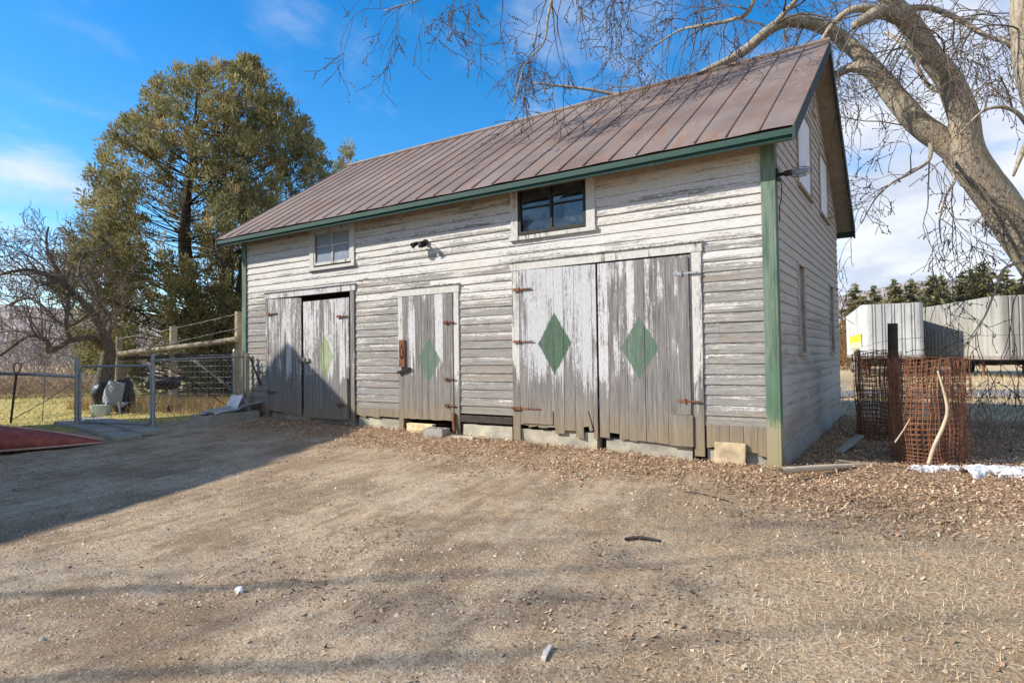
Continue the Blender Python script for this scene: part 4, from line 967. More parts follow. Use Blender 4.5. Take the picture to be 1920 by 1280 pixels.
# post and rail fence behind the yard
pts = {k: gnd_at(P(px, 760, d)) for k, px, d in (('a', 222, 16.6), ('b', 324, 16.3), ('c', 449, 15.6))}
tops = {k: P(px, py, d)[2] for k, px, py, d in (('a', 222, 631, 16.6), ('b', 324, 612, 16.3), ('c', 449, 584, 15.6))}
rf = empty('rail_fence', pts['b'], 'weathered post and pole fence with wire strands beside the barn', 'fence')
for k, r in (('a', .085), ('b', .095), ('c', .125)):
    mb = MB(); b = pts[k]; z1 = tops[k]; limb_mesh(mb, np.array([b+[0, 0, -.1], b+[.01, 0, .8], b+[.02, .01, z1-b[2]]]), np.array([r*1.05, r, r*.95]), 14, .06, ord(k)); mb.build('post', M['oldwood'], rf, smooth=False)
fy = np.array([CF[0], CF[1], 0])
ra_ = [P(224, 664, 16.45), P(300, 655, 16.2), P(380, 645, 15.8), P(443, 636, 15.4)]
mb = MB(); P_, R_ = smooth_path(ra_, [.075, .07, .068, .066]); limb_mesh(mb, P_, R_, 12, .08, 3); mb.build('rail', M['oldwood'], rf)
mb = MB(); P_, R_ = smooth_path([P(224, 672, 16.6), P(330, 667, 16.3), P(440, 664, 15.7)], [.05]*3); limb_mesh(mb, P_, R_, 10, .08, 5); mb.build('rail', M['darkpost'], rf)
lines = []
for dz in (-.06, -.42): 
    q = []
    for k, px, d in (('a', 222, 16.5), ('b', 324, 16.2), ('c', 447, 15.5)): c = P(px, 640, d); q.append(np.array([c[0], c[1], tops[k]+dz*(1 if k != 'c' else 1.0)]))
    lines.append(smooth_path(q, [.006]*3, 5))
for j in range(9):
    q = []
    for px, d in ((222, 16.5), (324, 16.2), (447, 15.5)): c = gnd_at(P(px, 640, d)); c[2] += .18+.14*j; q.append(c)
    lines.append(smooth_path(q, [.004]*3, 4))
A_, B_, C_ = [gnd_at(P(px, 640, d)) for px, d in ((222, 16.5), (324, 16.2), (447, 15.5))]
for a, b in ((A_, B_), (B_, C_)):
    for t in np.linspace(.03, .97, 16): c = a*(1-t)+b*t; lines.append((np.array([c+[0, 0, .15], c+[0, 0, 1.3]]), np.array([.003, .003])))
lines.append((np.array([P(326, 652, 16.2), P(440, 730, 15.5)]), np.array([.009, .009]))); lines.append((np.array([P(341, 655, 16.2), P(440, 736, 15.5)]), np.array([.009, .009])))
tubes_mesh('wire', lines, 4, M['steel'], rf)
pp = gnd_at(P(388, 712, 22)); mb = MB(); mb.tube([pp+[0, 0, -.1], pp+[.03, 0, 1.25]], .09, 9); tag(mb.build('fence_post', M['darkpost']), 'short dark wooden post standing alone beyond the rail fence', 'post')
# chain link fence with gate
pA = gnd_at(P(144, 800, 12.4)); pB = gnd_at(P(287, 805, 11.7)); pC = gnd_at(P(440, 780, 13.0)); pD = gnd_at(P(456, 780, 13.15)); 
tA = P(145, 668, 12.4)[2]; tB = P(287, 665, 11.7)[2]; tC = P(440, 656, 13.0)[2]
def chain(a, b, h0, h1, sp=.075):
    """diamond wire between two ground points"""
    L = np.linalg.norm((b-a)[:2]); H = h1-h0; ln = []
    for s in (1, -1):
        x = -H if s == 1 else 0
        while x < (L if s == 1 else L+H):
            p0, p1 = (x, 0), (x+s*H, H)
            t0, t1 = 0., 1.
            lo, hi = sorted((p0[0], p1[0]))
            def cl(u): return (0-p0[0])/(p1[0]-p0[0]) if u == 0 else (L-p0[0])/(p1[0]-p0[0])
            e0, e1 = sorted((cl(0), cl(1))); t0, t1 = max(0, e0), min(1, e1)
            if t1-t0 > .02:
                q = []
                for t in (t0, t1):
                    u = (p0[0]+(p1[0]-p0[0])*t)/L; z = h0+H*t; c = a*(1-u)+b*u; q.append(np.array([c[0], c[1], c[2]+z]))
                ln.append((np.array(q), np.array([.0022, .0022])))
            x += sp*1.4
    return ln
cf = empty('chain_link_fence', pB, 'low galvanised chain link fence running from the gate to the barn corner', 'fence')
for b, t, r in ((pB, tB, .036), (pC, tC, .032)):
    mb = MB(); mb.tube([b+[0, 0, -.1], [b[0], b[1], t-.02]], r, 12); mb.tube([[b[0], b[1], t-.02], [b[0], b[1], t+.02]], [r*1.25, r*.6], 12); mb.build('post', M['steel'], cf, smooth=False)
pE = gnd_at(P(465, 778, 13.05))
for b, t in ((pD, P(456, 657, 13.15)[2]), (pE, P(465, 662, 13.05)[2])): mb = MB(); mb.tube([b+[0, 0, -.1], [b[0], b[1], t]], .03, 10); mb.build('post', M['steel'] if b is pD else M['oldwood'], cf)
mb = MB(); mb.tube([P(287, 677, 11.7), P(360, 672, 12.3), P(456, 668, 13.1)], .022, 8); mb.build('rail', M['steel'], cf)
tubes_mesh('wire', chain(pB, pC, .05, tB-pB[2]-.06), 3, M['steel'], cf)
mb = MB(); mb.tube([P(288, 676, 11.7), P(350, 710, 12.2), P(432, 765, 12.9)], .008, 5); mb.build('brace', M['iron'], cf)
mb = MB(); mb.tube([P(468, 668, 13.), P(489, 722, 13.)], .016, 6); tag(mb.build('iron_rod', M['iron']), 'dark iron rod leaning by the left corner of the barn', 'rod')
lf = empty('chain_link_fence', pA, 'sagging fence of thin wire with a dark top rail left of the gate', 'fence')
pL = gnd_at(P(-120, 800, 12.2))
mb = MB(); mb.tube([pA+[0, 0, -.1], [pA[0], pA[1], tA]], .045, 12); mb.build('post', M['steel'], lf)
mb = MB(); mb.tube([P(142, 706, 12.4), P(70, 702, 12.1), P(-120, 697, 12.0)], .032, 9); mb.build('rail', M['steel'], lf)
wl = chain(pL, pA, .05, .98, .1)+[(np.array([P(84, 704, 12.1), P(83, 730, 12.1), P(79, 790, 12.1)]), np.array([.008]*3)), (np.array([P(134, 718, 12.4), P(85, 752, 12.2), P(20, 788, 12.0)]), np.array([.009]*3))]
tubes_mesh('wire', wl, 3, M['steel'], lf)
gt = empty('gate', (pA+pB)/2, 'chain link gate with a rounded galvanised tube frame', 'gate')
def gp(u, z): c = pA*(1-u)+pB*u; return np.array([c[0], c[1], c[2]+z])
H = 1.2; r_ = .07; path = []
for cx, cz, a0 in ((.93, H-.14, 0), (.09, H-.14, 90), (.09, .20, 180), (.93, .20, 270)):
    for a in np.linspace(a0, a0+90, 6): path.append(gp(cx+math.cos(R(a))*.045, cz+math.sin(R(a))*.12))
path.append(path[0]); mb = MB(); mb.tube(path, .024, 8, False); mb.build('frame', M['steel'], gt, smooth=True)
a_, b_ = gp(.05, 0), gp(.97, 0); tubes_mesh('wire', chain(a_, b_, .1, H-.04), 3, M['steel'], gt)
for u0, u1, zq, nm in ((.975, 1., .9, 'latch'), (0, .05, .25, 'hinge'), (0, .05, 1., 'hinge')): mb = MB(); mb.tube([gp(u0, zq), gp(u1, zq)], .02, 6); mb.build(nm, M['iron'], gt)
# spade leaning on the rail
sp = empty('spade', gnd_at(P(22, 790, 11.9)), 'wooden D handled spade leaning against the wire fence', 'spade')
a, b = P(20, 793, 11.9), P(31, 700, 11.9); mb = MB(); mb.tube([a, b], .02, 8); mb.build('shaft', M['darkpost'], sp)
rr = CR*1; u_ = unit(b-a); mb = MB(); mb.tube([b, b+u_*.05+rr*.055, b+u_*.17+rr*.075, b+u_*.21, b+u_*.17-rr*.075, b+u_*.05-rr*.055, b], .018, 8, False); mb.build('grip', simple('varnished_grip_wood', (.36, .17, .07), .6, .2, 8), sp)
# red canoe
bow = gnd_at(P(196, 828, 10.3)); st = gnd_at(P(-60, 850, 9.5)); dirc = unit((st-bow)*[1, 1, 0]); sidec = np.array([-dirc[1], dirc[0], 0]); CL = 4.6
def canoe():
    """hull lying keel up: half ellipses over the gunwale line"""
    vs = []; fs = []; n = 32; m_ = 15
    for i in range(n+1):
        t = i/n; e = min(t, 1-t)*2; w = .42*max(.02, math.sin(math.pi*t))**.7; keel = .42*(1-(1-e)**1.7)+.015
        for j in range(m_):
            a = math.pi*j/(m_-1); y = -math.cos(a)*w; z = keel*math.sin(a)**.62
            vs.append(bow+dirc*t*CL+sidec*y+np.array([0, 0, z+.01]))
    for i in range(n):
        for j in range(m_-1): o = i*m_+j; fs.append((o, o+m_, o+m_+1, o+1))
    return vs, fs, n, m_
vs, fs, n, m_ = canoe()
cn = empty('canoe', bow, 'faded red overturned canoe lying on the ground by the fence', 'canoe')
M['canoe'] = simple('faded_red_canoe', (.25, .06, .045), .6, .28, 7, tint=(.30, .10, .07), obj=False)
mb = MB(); mb.add(vs, fs); o = mb.build('hull', M['canoe'], cn, smooth=True); sm_ = o.modifiers.new('skin', 'SOLIDIFY'); sm_.thickness = .012
M['gunw'] = simple('pale_red_gunwale', (.42, .27, .21), .7, .2, 6)
mb = MB(); mb.tube([vs[i*m_+m_//2]+np.array([0, 0, .008]) for i in range(n+1)], .018, 7); mb.build('keel', M['gunw'], cn, smooth=True)
for j in (0, m_-1): mb = MB(); mb.tube([vs[i*m_+j]+np.array([0, 0, .0]) for i in range(n+1)], .017, 7); mb.build('gunwale', M['gunw'], cn, smooth=True)
# paving slabs
s0, s1, s2 = G(217, 822, .13), G(316, 808, .15), G(100, 792, .17); U = (s1-s0)/2; W_ = (s2-s0)/4
for i in range(2):
    for j in range(4):
        c0 = s0+U*i+W_*j; g = .012
        cs = [c0+U*g+W_*g, c0+U*(1-g)+W_*g, c0+U*(1-g)+W_*(1-g), c0+U*g+W_*(1-g)]; zt = max(float(gz(c[0], c[1])) for c in cs)+.02+random.uniform(0, .008)
        mb = MB(); q = [(c[0], c[1], zt-.07) for c in cs]+[(c[0], c[1], zt+random.uniform(-.004, .004)) for c in cs]
        mb.add(q, [(3, 2, 1, 0), (4, 5, 6, 7), (0, 1, 5, 4), (1, 2, 6, 5), (2, 3, 7, 6), (3, 0, 4, 7)])
        o = mb.build('paving_slab', M['slab'], bevel=.006)
        row = ['in the row at the canoe tip', 'in the second row from the canoe tip', 'in the third row from the canoe tip', 'in the row farthest under the gate'][j]
        tag(o, 'grey paving slab %s, on the %s side' % (row, ('fence', 'barn')[i]), 'paving slab', 'paving slabs at the gate')
# concrete trough with scrap on it
t0, t1 = G(391, 801, .17), G(487, 784, .21); t0[2] = float(gz(*t0[:2])); ax = unit((t1-t0)*[1, 1, 0]); ay = np.array([-ax[1], ax[0], 0]); TL = np.linalg.norm(t1-t0)
if np.dot(ay, CF) < 0: ay = -ay
def OB(o, a, b, c=None): return Matrix(((a[0], b[0], 0, o[0]), (a[1], b[1], 0, o[1]), (0, 0, 1, o[2]), (0, 0, 0, 1)))
Mt = OB(t0, ax, ay)
tr = empty('trough', t0, 'low concrete trough by the barn corner with scrap heaped on it', 'trough')
mb = MB()
for lo, hi in (((0, 0, -.05), (TL, .06, .21)), ((0, .40, -.05), (TL, .46, .21)), ((0, .06, -.05), (.06, .40, .21)), ((TL-.06, .06, -.05), (TL, .40, .21)), ((.06, .06, -.05), (TL-.06, .40, .15))): mb.box(lo, hi, M=Mt)
mb.build('basin', M['slab'], tr, bevel=.006)
M['sheetmetal'] = simple('dull_sheet_metal', (.42, .44, .47), .45, .25, 5, metal=.5)
def crumple(name, o, a, b, L, W, amp, mat, seed, lift, label, cat):
    vs = []; n, m = 16, 10
    for i in range(n+1):
        for j in range(m+1):
            u, v = i/n, j/m; h = amp*(fbm(u*4, v*4, seed, 3)-.3)+lift(u, v)
            vs.append(o+a*(L*u)+b*(W*v)+np.array([0, 0, h]))
    mb = MB(); mb.add(vs, [(i*(m+1)+j, (i+1)*(m+1)+j, (i+1)*(m+1)+j+1, i*(m+1)+j+1) for i in range(n) for j in range(m)]); q = mb.build(name, mat); s = q.modifiers.new('thick', 'SOLIDIFY'); s.thickness = .006
    return tag(q, label, cat)
crumple('tarp', t0+ax*.2+ay*.05+[0, 0, .2], ax, ay, 1.25, .36, .12, M['sheetmetal'], 5, lambda u, v: .10*u+.03, 'crumpled grey plastic sheeting lying on the concrete trough', 'tarp')
crumple('sheet_metal', t0+ax*(TL-.55)+ay*.12+[0, 0, .2], ax, ay, .5, .3, .04, simple('white_scrap_sheet', (.60, .61, .64), .5, .2, 8), 8, lambda u, v: .34*max(0, 1-abs(u-.45)*2.2), 'bent whitish sheet standing up on the end of the trough', 'scrap')
crumple('board', t0+ax*.1+ay*.02+[0, 0, .215], ax, ay, .5, .1, .02, M['oldwood'], 9, lambda u, v: .0, 'short grey board lying across the trough front', 'board')
# stones / boards at the left corner of the barn
for k, (x, y, sx, sy, sz, lab) in enumerate(((-10.55, -.25, .5, .26, .2, 'rough grey stone block at the left foot of the barn'), (-10.5, -.28, .42, .2, .36, 'flat stone stacked on a rough block at the left foot of the barn'))):
    mb = MB(); z = float(gz(x, y)); lo = (x-sx/2, y-sy/2, z-.05 if k == 0 else z+.2); hi = (x+sx/2, y+sy/2, z+.19 if k == 0 else z+.32); mb.box(lo, hi); o = mb.build('stone', M['concrete'], bevel=.03); tag(o, lab, 'stone')
# kettle-cart grill
gb = gnd_at(P(306, 772, 14.2)); gr = empty('grill', gb, 'black barbecue grill on thin legs with two wheels behind the fence', 'grill')
gx_ = np.array([CR[0], CR[1], 0]); gx_ /= np.linalg.norm(gx_); gy_ = np.array([-gx_[1], gx_[0], 0]); Mg = OB(gb, gx_, gy_)
def rbox(mb, c, s, z0, z1, n=24, tap=(1, 1, 1, 1), M_=None):
    """rounded tub: stack of rounded outlines"""
    k = len(tap); vs = []
    for i, tp in enumerate(tap):
        z = z0+(z1-z0)*i/(k-1)
        for j in range(n):
            a = 2*math.pi*j/n; ca, sa = math.cos(a), math.sin(a); x = s[0]*tp*math.copysign(abs(ca)**.45, ca); y = s[1]*tp*math.copysign(abs(sa)**.45, sa)
            p = Vector((c[0]+x, c[1]+y, z)); vs.append(tuple((M_ @ p) if M_ else p))
    fs = [(i*n+j, i*n+(j+1) % n, (i+1)*n+(j+1) % n, (i+1)*n+j) for i in range(k-1) for j in range(n)]+[tuple(range(n-1, -1, -1)), tuple((k-1)*n+j for j in range(n))]
    mb.add(vs, fs)
M['enamel'] = simple('black_enamel', (.022, .02, .02), .35, .2, 6, bump=.05)
mb = MB(); rbox(mb, (0, 0), (.34, .22), .52, .66, tap=(.78, .93, 1, 1.02), M_=Mg); mb.build('bowl', M['enamel'], gr, smooth=False)
mb = MB(); rbox(mb, (0, 0), (.345, .225), .665, .80, tap=(1.02, 1, .93, .7), M_=Mg); mb.build('lid', M['enamel'], gr, smooth=False)
mb = MB(); mb.tube([Mg @ Vector((-.1, -.24, .74)), Mg @ Vector((-.1, -.28, .74)), Mg @ Vector((.1, -.28, .74)), Mg @ Vector((.1, -.24, .74))], .012, 6); mb.build('handle', M['oldwood'], gr)
for x in (-.24, .24):
    for y in (-.15, .15): mb = MB(); mb.tube([Mg @ Vector((x*.8, y, .54)), Mg @ Vector((x*1.1, y, .02))], .011, 6); mb.build('leg', M['steel'], gr)
for y in (-.19, .19):
    mb = MB(); mb.tube([Mg @ Vector((.27, y-.02, .085)), Mg @ Vector((.27, y+.02, .085))], .085, 18); mb.tube([Mg @ Vector((.27, y-.03, .085)), Mg @ Vector((.27, y+.03, .085))], .03, 10); mb.build('wheel', M['iron'], gr)
# garbage bag, grey chair, pale tub
def blob(name, c, s, mat, seed, label, cat, amp=.28):
    vs = []; n, m = 26, 18
    for i in range(m+1):
        th = math.pi*i/m
        for j in range(n):
            ph = 2*math.pi*j/n; d = np.array([math.sin(th)*math.cos(ph), math.sin(th)*math.sin(ph), math.cos(th)]); e = 1+amp*2*(fbm(d[0]*2+d[2]*1.3+9, d[1]*2-d[2]*1.1+5, seed, 4)-.5)
            q = d*e*np.array(s); q[2] = max(q[2], -s[2]*.82); vs.append(np.array(c)+q)
    mb = MB(); mb.add(vs, [(i*n+j, (i+1)*n+j, (i+1)*n+(j+1) % n, i*n+(j+1) % n) for i in range(m) for j in range(n)]); return tag(mb.build(name, mat, smooth=True), label, cat)
M['bag'] = simple('black_bag_plastic', (.018, .019, .022), .38, .3, 5, bump=.6)
b0 = gnd_at(P(229, 770, 14.6)); blob('garbage_bag', b0+[0, 0, .36], (.24, .24, .44), M['bag'], 3, 'tall shiny black garbage bag by the apple tree', 'garbage bag')
b1 = gnd_at(P(193, 758, 15.0)); blob('garbage_bag', b1+[0, 0, .42], (.26, .24, .30), M['bag'], 6, 'smaller slumped dark bag behind the pale tub', 'garbage bag')
ch = empty('plastic_chair', gnd_at(P(209, 772, 14.2)), 'grey plastic chair tipped over against the black bags', 'chair')
cb_ = gnd_at(P(210, 772, 14.2)); M['greyplast'] = simple('grey_plastic', (.30, .31, .33), .5, .12, 5)
def plate(o, a, b, L, W, curve, mat, name, par):
    n, m = 10, 8; nn = unit(np.cross(a, b)); vs = []
    for i in range(n+1):
        for j in range(m+1):
            u, v = i/n-.5, j/m-.5; w = 1-.25*max(0, u); vs.append(o+a*L*u+b*W*v*w*(1-.5*max(0, abs(u)-.35))+nn*curve*(v*v*4+u*u*1.5))
    mb = MB(); mb.add(vs, [(i*(m+1)+j, (i+1)*(m+1)+j, (i+1)*(m+1)+j+1, i*(m+1)+j+1) for i in range(n) for j in range(m)]); q = mb.build(name, mat, par, smooth=True); s = q.modifiers.new('thick', 'SOLIDIFY'); s.thickness = .012; return q
plate(cb_+[0, 0, .48], unit(gx_*.25+np.array([0, 0, 1])), unit(gx_-.25*np.array([0, 0, 1])), .55, .44, .07, M['greyplast'], 'backrest', ch)
plate(cb_+[0, 0, .27]+gy_*.22, unit(gy_*1+np.array([0, 0, .3])), gx_, .42, .44, .05, M['greyplast'], 'seat', ch)
for dx in (-.12, .14): mb = MB(); mb.tube([cb_+gx_*dx+[0, 0, .28], cb_+gx_*(dx*1.3)+[0, 0, .0]], [.024, .018], 6); mb.build('leg', simple('pale_chair_leg', (.62, .60, .58), .5, .1, 4), ch)
tb = gnd_at(P(189, 773, 14.1)); mb = MB(); rbox(mb, (0, 0), (.19, .14), .0, .24, tap=(.86, .95, 1.0, 1.04), M_=OB(tb, gx_, gy_)); tag(mb.build('storage_tub', simple('pale_green_plastic_tub', (.50, .58, .52), .5, .12, 5)), 'pale green plastic tub on the grass by the bags', 'tub')
# snow left over far beyond the lawn and near the big maple
def m_snow():
    t = NT('old_snow', .6, .3); a = t.noise(sc=26., det=5, rg=.7); b = t.noise(sc=5., det=4)
    t.base(t.mix(t.sm(t.ma('MULTIPLY_ADD', a, .6, t.ma('MULTIPLY', b, .4)), .50, .60, 0, .9), (.74, .755, .79), (.25, .20, .15))); t.bump(a, .6, .03); return t.m
M['snow'] = m_snow()
def snow(name, c, a, b, seed, label, thr=.42, hh=.06, kind=None):
    n = 70; gx2, gy2 = np.meshgrid(np.linspace(-1, 1, n), np.linspace(-1, 1, n)); x = c[0]+gx2*a[0]+gy2*b[0]; y = c[1]+gx2*a[1]+gy2*b[1]
    r2 = np.hypot(gx2, gy2); h = (fbm(gx2*2.2+7, gy2*2.2, seed, 4)-thr)+.55*(1-r2)-.16; hz = np.where(h > 0, .012+hh*np.sqrt(np.clip(h, 0, 1))+.05*(fbm(gx2*9, gy2*9, seed+3, 3)-.5), -.06)
    V = np.stack([x, y, gz(x, y)+hz], -1).reshape(-1, 3); hh_ = h.reshape(-1)
    i = (np.arange(n-1)[:, None]*n+np.arange(n-1)[None]).ravel(); F = np.stack([i, i+1, i+n+1, i+n], -1); F = F[(hh_[F] > -.12).any(1)]
    return tag(np_mesh(name, V, F, M['snow'], smooth=True), label, 'snow patch' if label else None, 'patches of old snow' if label else None, kind)
v0 = G(1757, 886, .05); snow('snow_patch', v0, (.29, .19, 0), (-.06, .13, 0), 2, 'small thin snow patch in front of the wire roll')
v0 = G(1895, 893, .05); snow('snow_patch', v0, (.42, .30, 0), (-.12, .22, 0), 5, 'larger snow patch at the right edge of the yard', thr=.33, hh=.09)
v0 = P(40, 702, 55)*[1, 1, 0]; snow('snow', v0, tuple(gx_*9), tuple(gy_*4), 8, None, thr=.2, kind='stuff')
v0 = P(390, 728, 26)*[1, 1, 0]; snow('snow', v0, tuple(gx_*1.3), tuple(gy_*.7), 9, None, thr=.3, kind='stuff')

# ------------------------------------------------------------------ things on the right
M['rustwire'] = simple('rusted_wire', (.29, .135, .075), .85, .35, 12, metal=.1, bump=0)
M['shaderust'] = simple('shaded_rusted_wire', (.20, .095, .055), .9, .35, 12, bump=0)  # darker copy of the wire rust; the rear roll's shade is in its colour
def wire_roll(name, label, c, r, h, turns, mat, seed, sp=.078, lean=(0, 0), flare=.05):
    """a roll of welded wire: verticals and long spiral hoops"""
    lines = []; g = np.random.default_rng(seed); nv = int(2*math.pi*r/sp)
    def pt(a, z):
        tr_ = a/(2*math.pi); rr = r*(1-.05*tr_)+.03*math.sin(3*a+seed)+.02*math.sin(5.3*a)+flare*(z/h-.4)*math.sin(a*2+1); e = .03*math.sin(a*7+z*5)
        return np.array([c[0]+rr*math.cos(a)+lean[0]*z+.012*math.sin(z*9+a*3), c[1]+rr*math.sin(a)+lean[1]*z, c[2]+z+.03*math.sin(a*2.3+seed)*z/h])
    tot = int(nv*turns)
    for i in range(tot):
        a = 2*math.pi*i/nv+.02*g.normal(); tp = h*(1+.015*g.normal()); lines.append((np.array([pt(a+.03*math.sin(z*4+i), z) for z in np.linspace(-.03, tp, 7)]), np.full(7, .0028)))
    zs = np.cumsum([0]+list(np.linspace(.038, .085, 20))); zs = zs[zs < h*.995]
    zs = zs*h/zs[-1]
    for z in zs: 
        m = int(tot*1.0); aa = np.linspace(0, 2*math.pi*turns, m); lines.append((np.array([pt(a, z+.012*math.sin(a*2+z*8)) for a in aa]), np.full(m, .0028)))
    o = tubes_mesh(name, lines, 4, mat); return tag(o, label, 'wire roll')
wr_c = gnd_at((1.47, 1.36)); wr_c[2] -= .01
wire_roll('wire_roll', 'upright roll of rusty welded wire fencing lit by the sun', wr_c, .42, 1.27, 4.4, M['rustwire'], 1, sp=.062)
w2 = gnd_at(P(1645, 830, 9.6)); wire_roll('wire_roll', 'darker wire roll half hidden behind the sunlit one', w2, .30, 1.32, 4.2, M['shaderust'], 2, sp=.07)
# leaning stick, fallen branches
def stick(name, label, pts, rad, mat='twigwood', n=9):
    mb = MB(); P_, R_ = smooth_path(pts, rad, 5); limb_mesh(mb, P_, R_, n, .12, len(pts)); return tag(mb.build(name, M[mat], smooth=True), label, 'branch')
M['twigwood'] = simple('pale_dead_branch', (.50, .40, .28), .9, .22, 6, bump=.4, obj=False)
stick('dead_branch', 'crooked pale stick leaning upright against the sunlit wire roll', [P(1741, 870, 7.28), P(1752, 835, 7.3), P(1768, 800, 7.32), P(1776, 770, 7.35), P(1770, 735, 7.38), P(1758, 695, 7.42)], [.023, .021, .020, .018, .014, .008])
stick('dead_branch', 'long straight fallen branch lying at the foot of the green corner board', [P(1464, 882, 6.75), P(1530, 877, 6.95), P(1600, 873, 7.15), P(1668, 872, 7.3)], [.036, .034, .03, .022])
stick('dead_branch', 'thinner fallen branch crossing toward the wire roll', [P(1570, 864, 7.3), P(1620, 870, 7.4), P(1690, 874, 7.3)], [.02, .022, .014])
stick('dead_branch', 'long thin branch lying behind the snow patches', [P(1800, 866, 7.7), P(1870, 864, 7.7), P(1960, 862, 7.7)], [.016, .015, .012])
stick('dead_branch', 'thin straight stick caught inside the wire roll', [P(1678, 829, 7.38), P(1694, 806, 7.42), P(1706, 785, 7.45)], [.009, .008, .006])
bb = gnd_at(P(1592, 815, 8.6)); mb = MB(); mb.box((-.05, -.35, 0), (.06, .35, .03), M=Matrix.Translation(bb+[0, 0, .08]) @ Matrix.Rotation(R(-18), 4, 'Z') @ Matrix.Rotation(R(14), 4, 'X')); tag(mb.build('board', M['slab'], bevel=.006), 'loose grey board on the shaded leaves beside the barn', 'board')
# low dead brush behind
for nm, pts_, n_ in (('dead_brush', [P(x, 790, d)*[1, 1, 0] for x in range(1830, 1960, 12) for d in (9.3, 10.5)], 34),): brush(nm, pts_, .75, .007, M['redtwig'], n_, spread=.25, up=.9)
# two old wooden posts with strands of wire
p1 = gnd_at(P(1678, 815, 9.9)); p2 = gnd_at(P(1608, 745, 16.8)); p3 = gnd_at(P(2080, 830, 8.6)); z1 = P(1678, 606, 9.9)[2]; z2 = P(1607, 654, 16.8)[2]
wf = empty('wire_fence', p1, 'old wooden fence posts joined by thin wire strands behind the wire rolls', 'fence')
mb = MB(); limb_mesh(mb, np.array([p1+[0, 0, -.1], p1+[0, 0, .9], [p1[0]+.01, p1[1], z1]]), np.array([.075, .075, .072]), 10, .05, 2); mb.build('post', M['darkpost'], wf)
mb = MB(); limb_mesh(mb, np.array([p2+[0, 0, -.1], p2+[0, 0, .7], [p2[0], p2[1], z2]]), np.array([.08, .08, .075]), 10, .05, 3); mb.build('post', M['oldwood'], wf)
lines = []
for h in (.45, .8, 1.15, 1.5):
    q = [np.array([p2[0], p2[1], p2[2]+h*.8]), np.array([p1[0], p1[1], p1[2]+h]), np.array([p3[0], p3[1], p3[2]+h*1.02])]; lines.append(smooth_path(q, [.0035]*3, 6))
tubes_mesh('wire', lines, 3, M['steel'], wf)
# base clutter in front of the barn
cbk = empty('cinder_block', (-5.14, -.22, .12), 'grey hollow concrete block in front of the narrow door', 'block')
mb = MB(); 
bx0, bx1, by0, by1, bz0, bz1 = -5.33, -4.93, -.36, -.16, .07, .27
mb.box((bx0, by0, bz0), (bx1, by0+.03, bz1)); mb.box((bx0, by1-.03, bz0), (bx1, by1, bz1))
for k in range(4): x = bx0+(bx1-bx0-.03)*k/3; mb.box((x, by0+.03, bz0), (x+.03, by1-.03, bz1))
mb.build('block_body', M['slab'], cbk, bevel=.004)
M['yellow'] = simple('yellowed_pale_wood', (.52, .385, .21), .85, .35, 9, tint=(.62, .52, .36))
mb = MB(); mb.box((-5.92, -.12, .10), (-5.34, -.02, .30), M=None); tag(mb.build('wood_block', M['yellow'], bevel=.012), 'yellow wooden block under the narrow door', 'block')
mb = MB(); mb.box((-.19, -.02, 0), (.19, .02, .28), M=Matrix.Translation((-.56, -.11, .03)) @ Matrix.Rotation(R(-14), 4, 'X')); tag(mb.build('stone_slab', simple('orange_tinged_stone', (.44, .34, .215), .9, .34, 7, tint=(.56, .39, .19), bump=.4), bevel=.012), 'orange tinted flat stone leaning under the skirt boards', 'stone')
mb = MB(); mb.box((-4.85, -.32, .1), (-4.35, -.16, .17)); tag(mb.build('stone_slab', M['concrete'], bevel=.02), 'low pale stone next to the concrete block', 'stone')
mb = MB(); mb.tube([(-4.93, -.06, .5), (-4.92, -.07, .3), (-4.88, -.10, .16), (-4.76, -.14, .1)], .028, 8); tag(mb.build('pipe', M['rust']), 'bent rusty pipe at the right jamb of the narrow door', 'pipe')
# loose bits on the drive
def chip(name, px, py, s, mat, label, cat, seed, flat=.6):
    b = gnd_at(G(px, py, .0)); vs = []; g = np.random.default_rng(seed); n = 10
    for z in (0, .6, 1.):
        for k in range(n): a = 6.283*k/n; e = g.uniform(.75, 1.15)*(1 if z < 1 else .6); vs.append(b+[s[0]*e*math.cos(a), s[1]*e*math.sin(a), s[2]*z-.004])
    mb = MB(); mb.add(vs, [(i*n+k, i*n+(k+1) % n, (i+1)*n+(k+1) % n, (i+1)*n+k) for i in range(2) for k in range(n)]+[tuple(2*n+k for k in range(n))]); return tag(mb.build(name, mat), label, cat)
chip('stone', 449, 1107, (.028, .024, .035), simple('white_quartz_stone', (.74, .73, .70), .7, .1, 9), 'small white stone on the bare drive', 'stone', 4)
q0, q1 = gnd_at(G(1018, 1238, .0))+[0, 0, .002], gnd_at(G(1031, 1214, .0))+[0, 0, .004]; mb = MB(); dq = unit(q1-q0); sd = np.array([-dq[1], dq[0], 0])
mb.add([q0-sd*.012, q0+sd*.01, (q0+q1)/2+sd*.016, q1+sd*.004, q1-sd*.012, (q0+q1)/2-sd*.010]+[v+np.array([0, 0, .014]) for v in (q0-sd*.012, q0+sd*.01, (q0+q1)/2+sd*.016, q1+sd*.004, q1-sd*.012, (q0+q1)/2-sd*.010)], [(5, 4, 3, 2, 1, 0), (6, 7, 8, 9, 10, 11)]+[(i, (i+1) % 6, 6+(i+1) % 6, 6+i) for i in range(6)])
tag(mb.build('wood_chip', simple('pale_wood_chip', (.62, .56, .47), .85, .15, 12)), 'pale splinter of wood lying in the foreground dirt', 'wood chip')
stick('twig', 'short dark twig lying on the gravel', [G(1172, 1010, .02), G(1200, 1007, .025), G(1240, 1013, .02)], [.012, .014, .006], 'darkpost', 6)
stick('twig', 'thin dark twig lying on the leaves in front of the big door', [G(1283, 922, .03), G(1320, 926, .03), G(1375, 942, .02)], [.006, .006, .004], 'darkpost', 6)

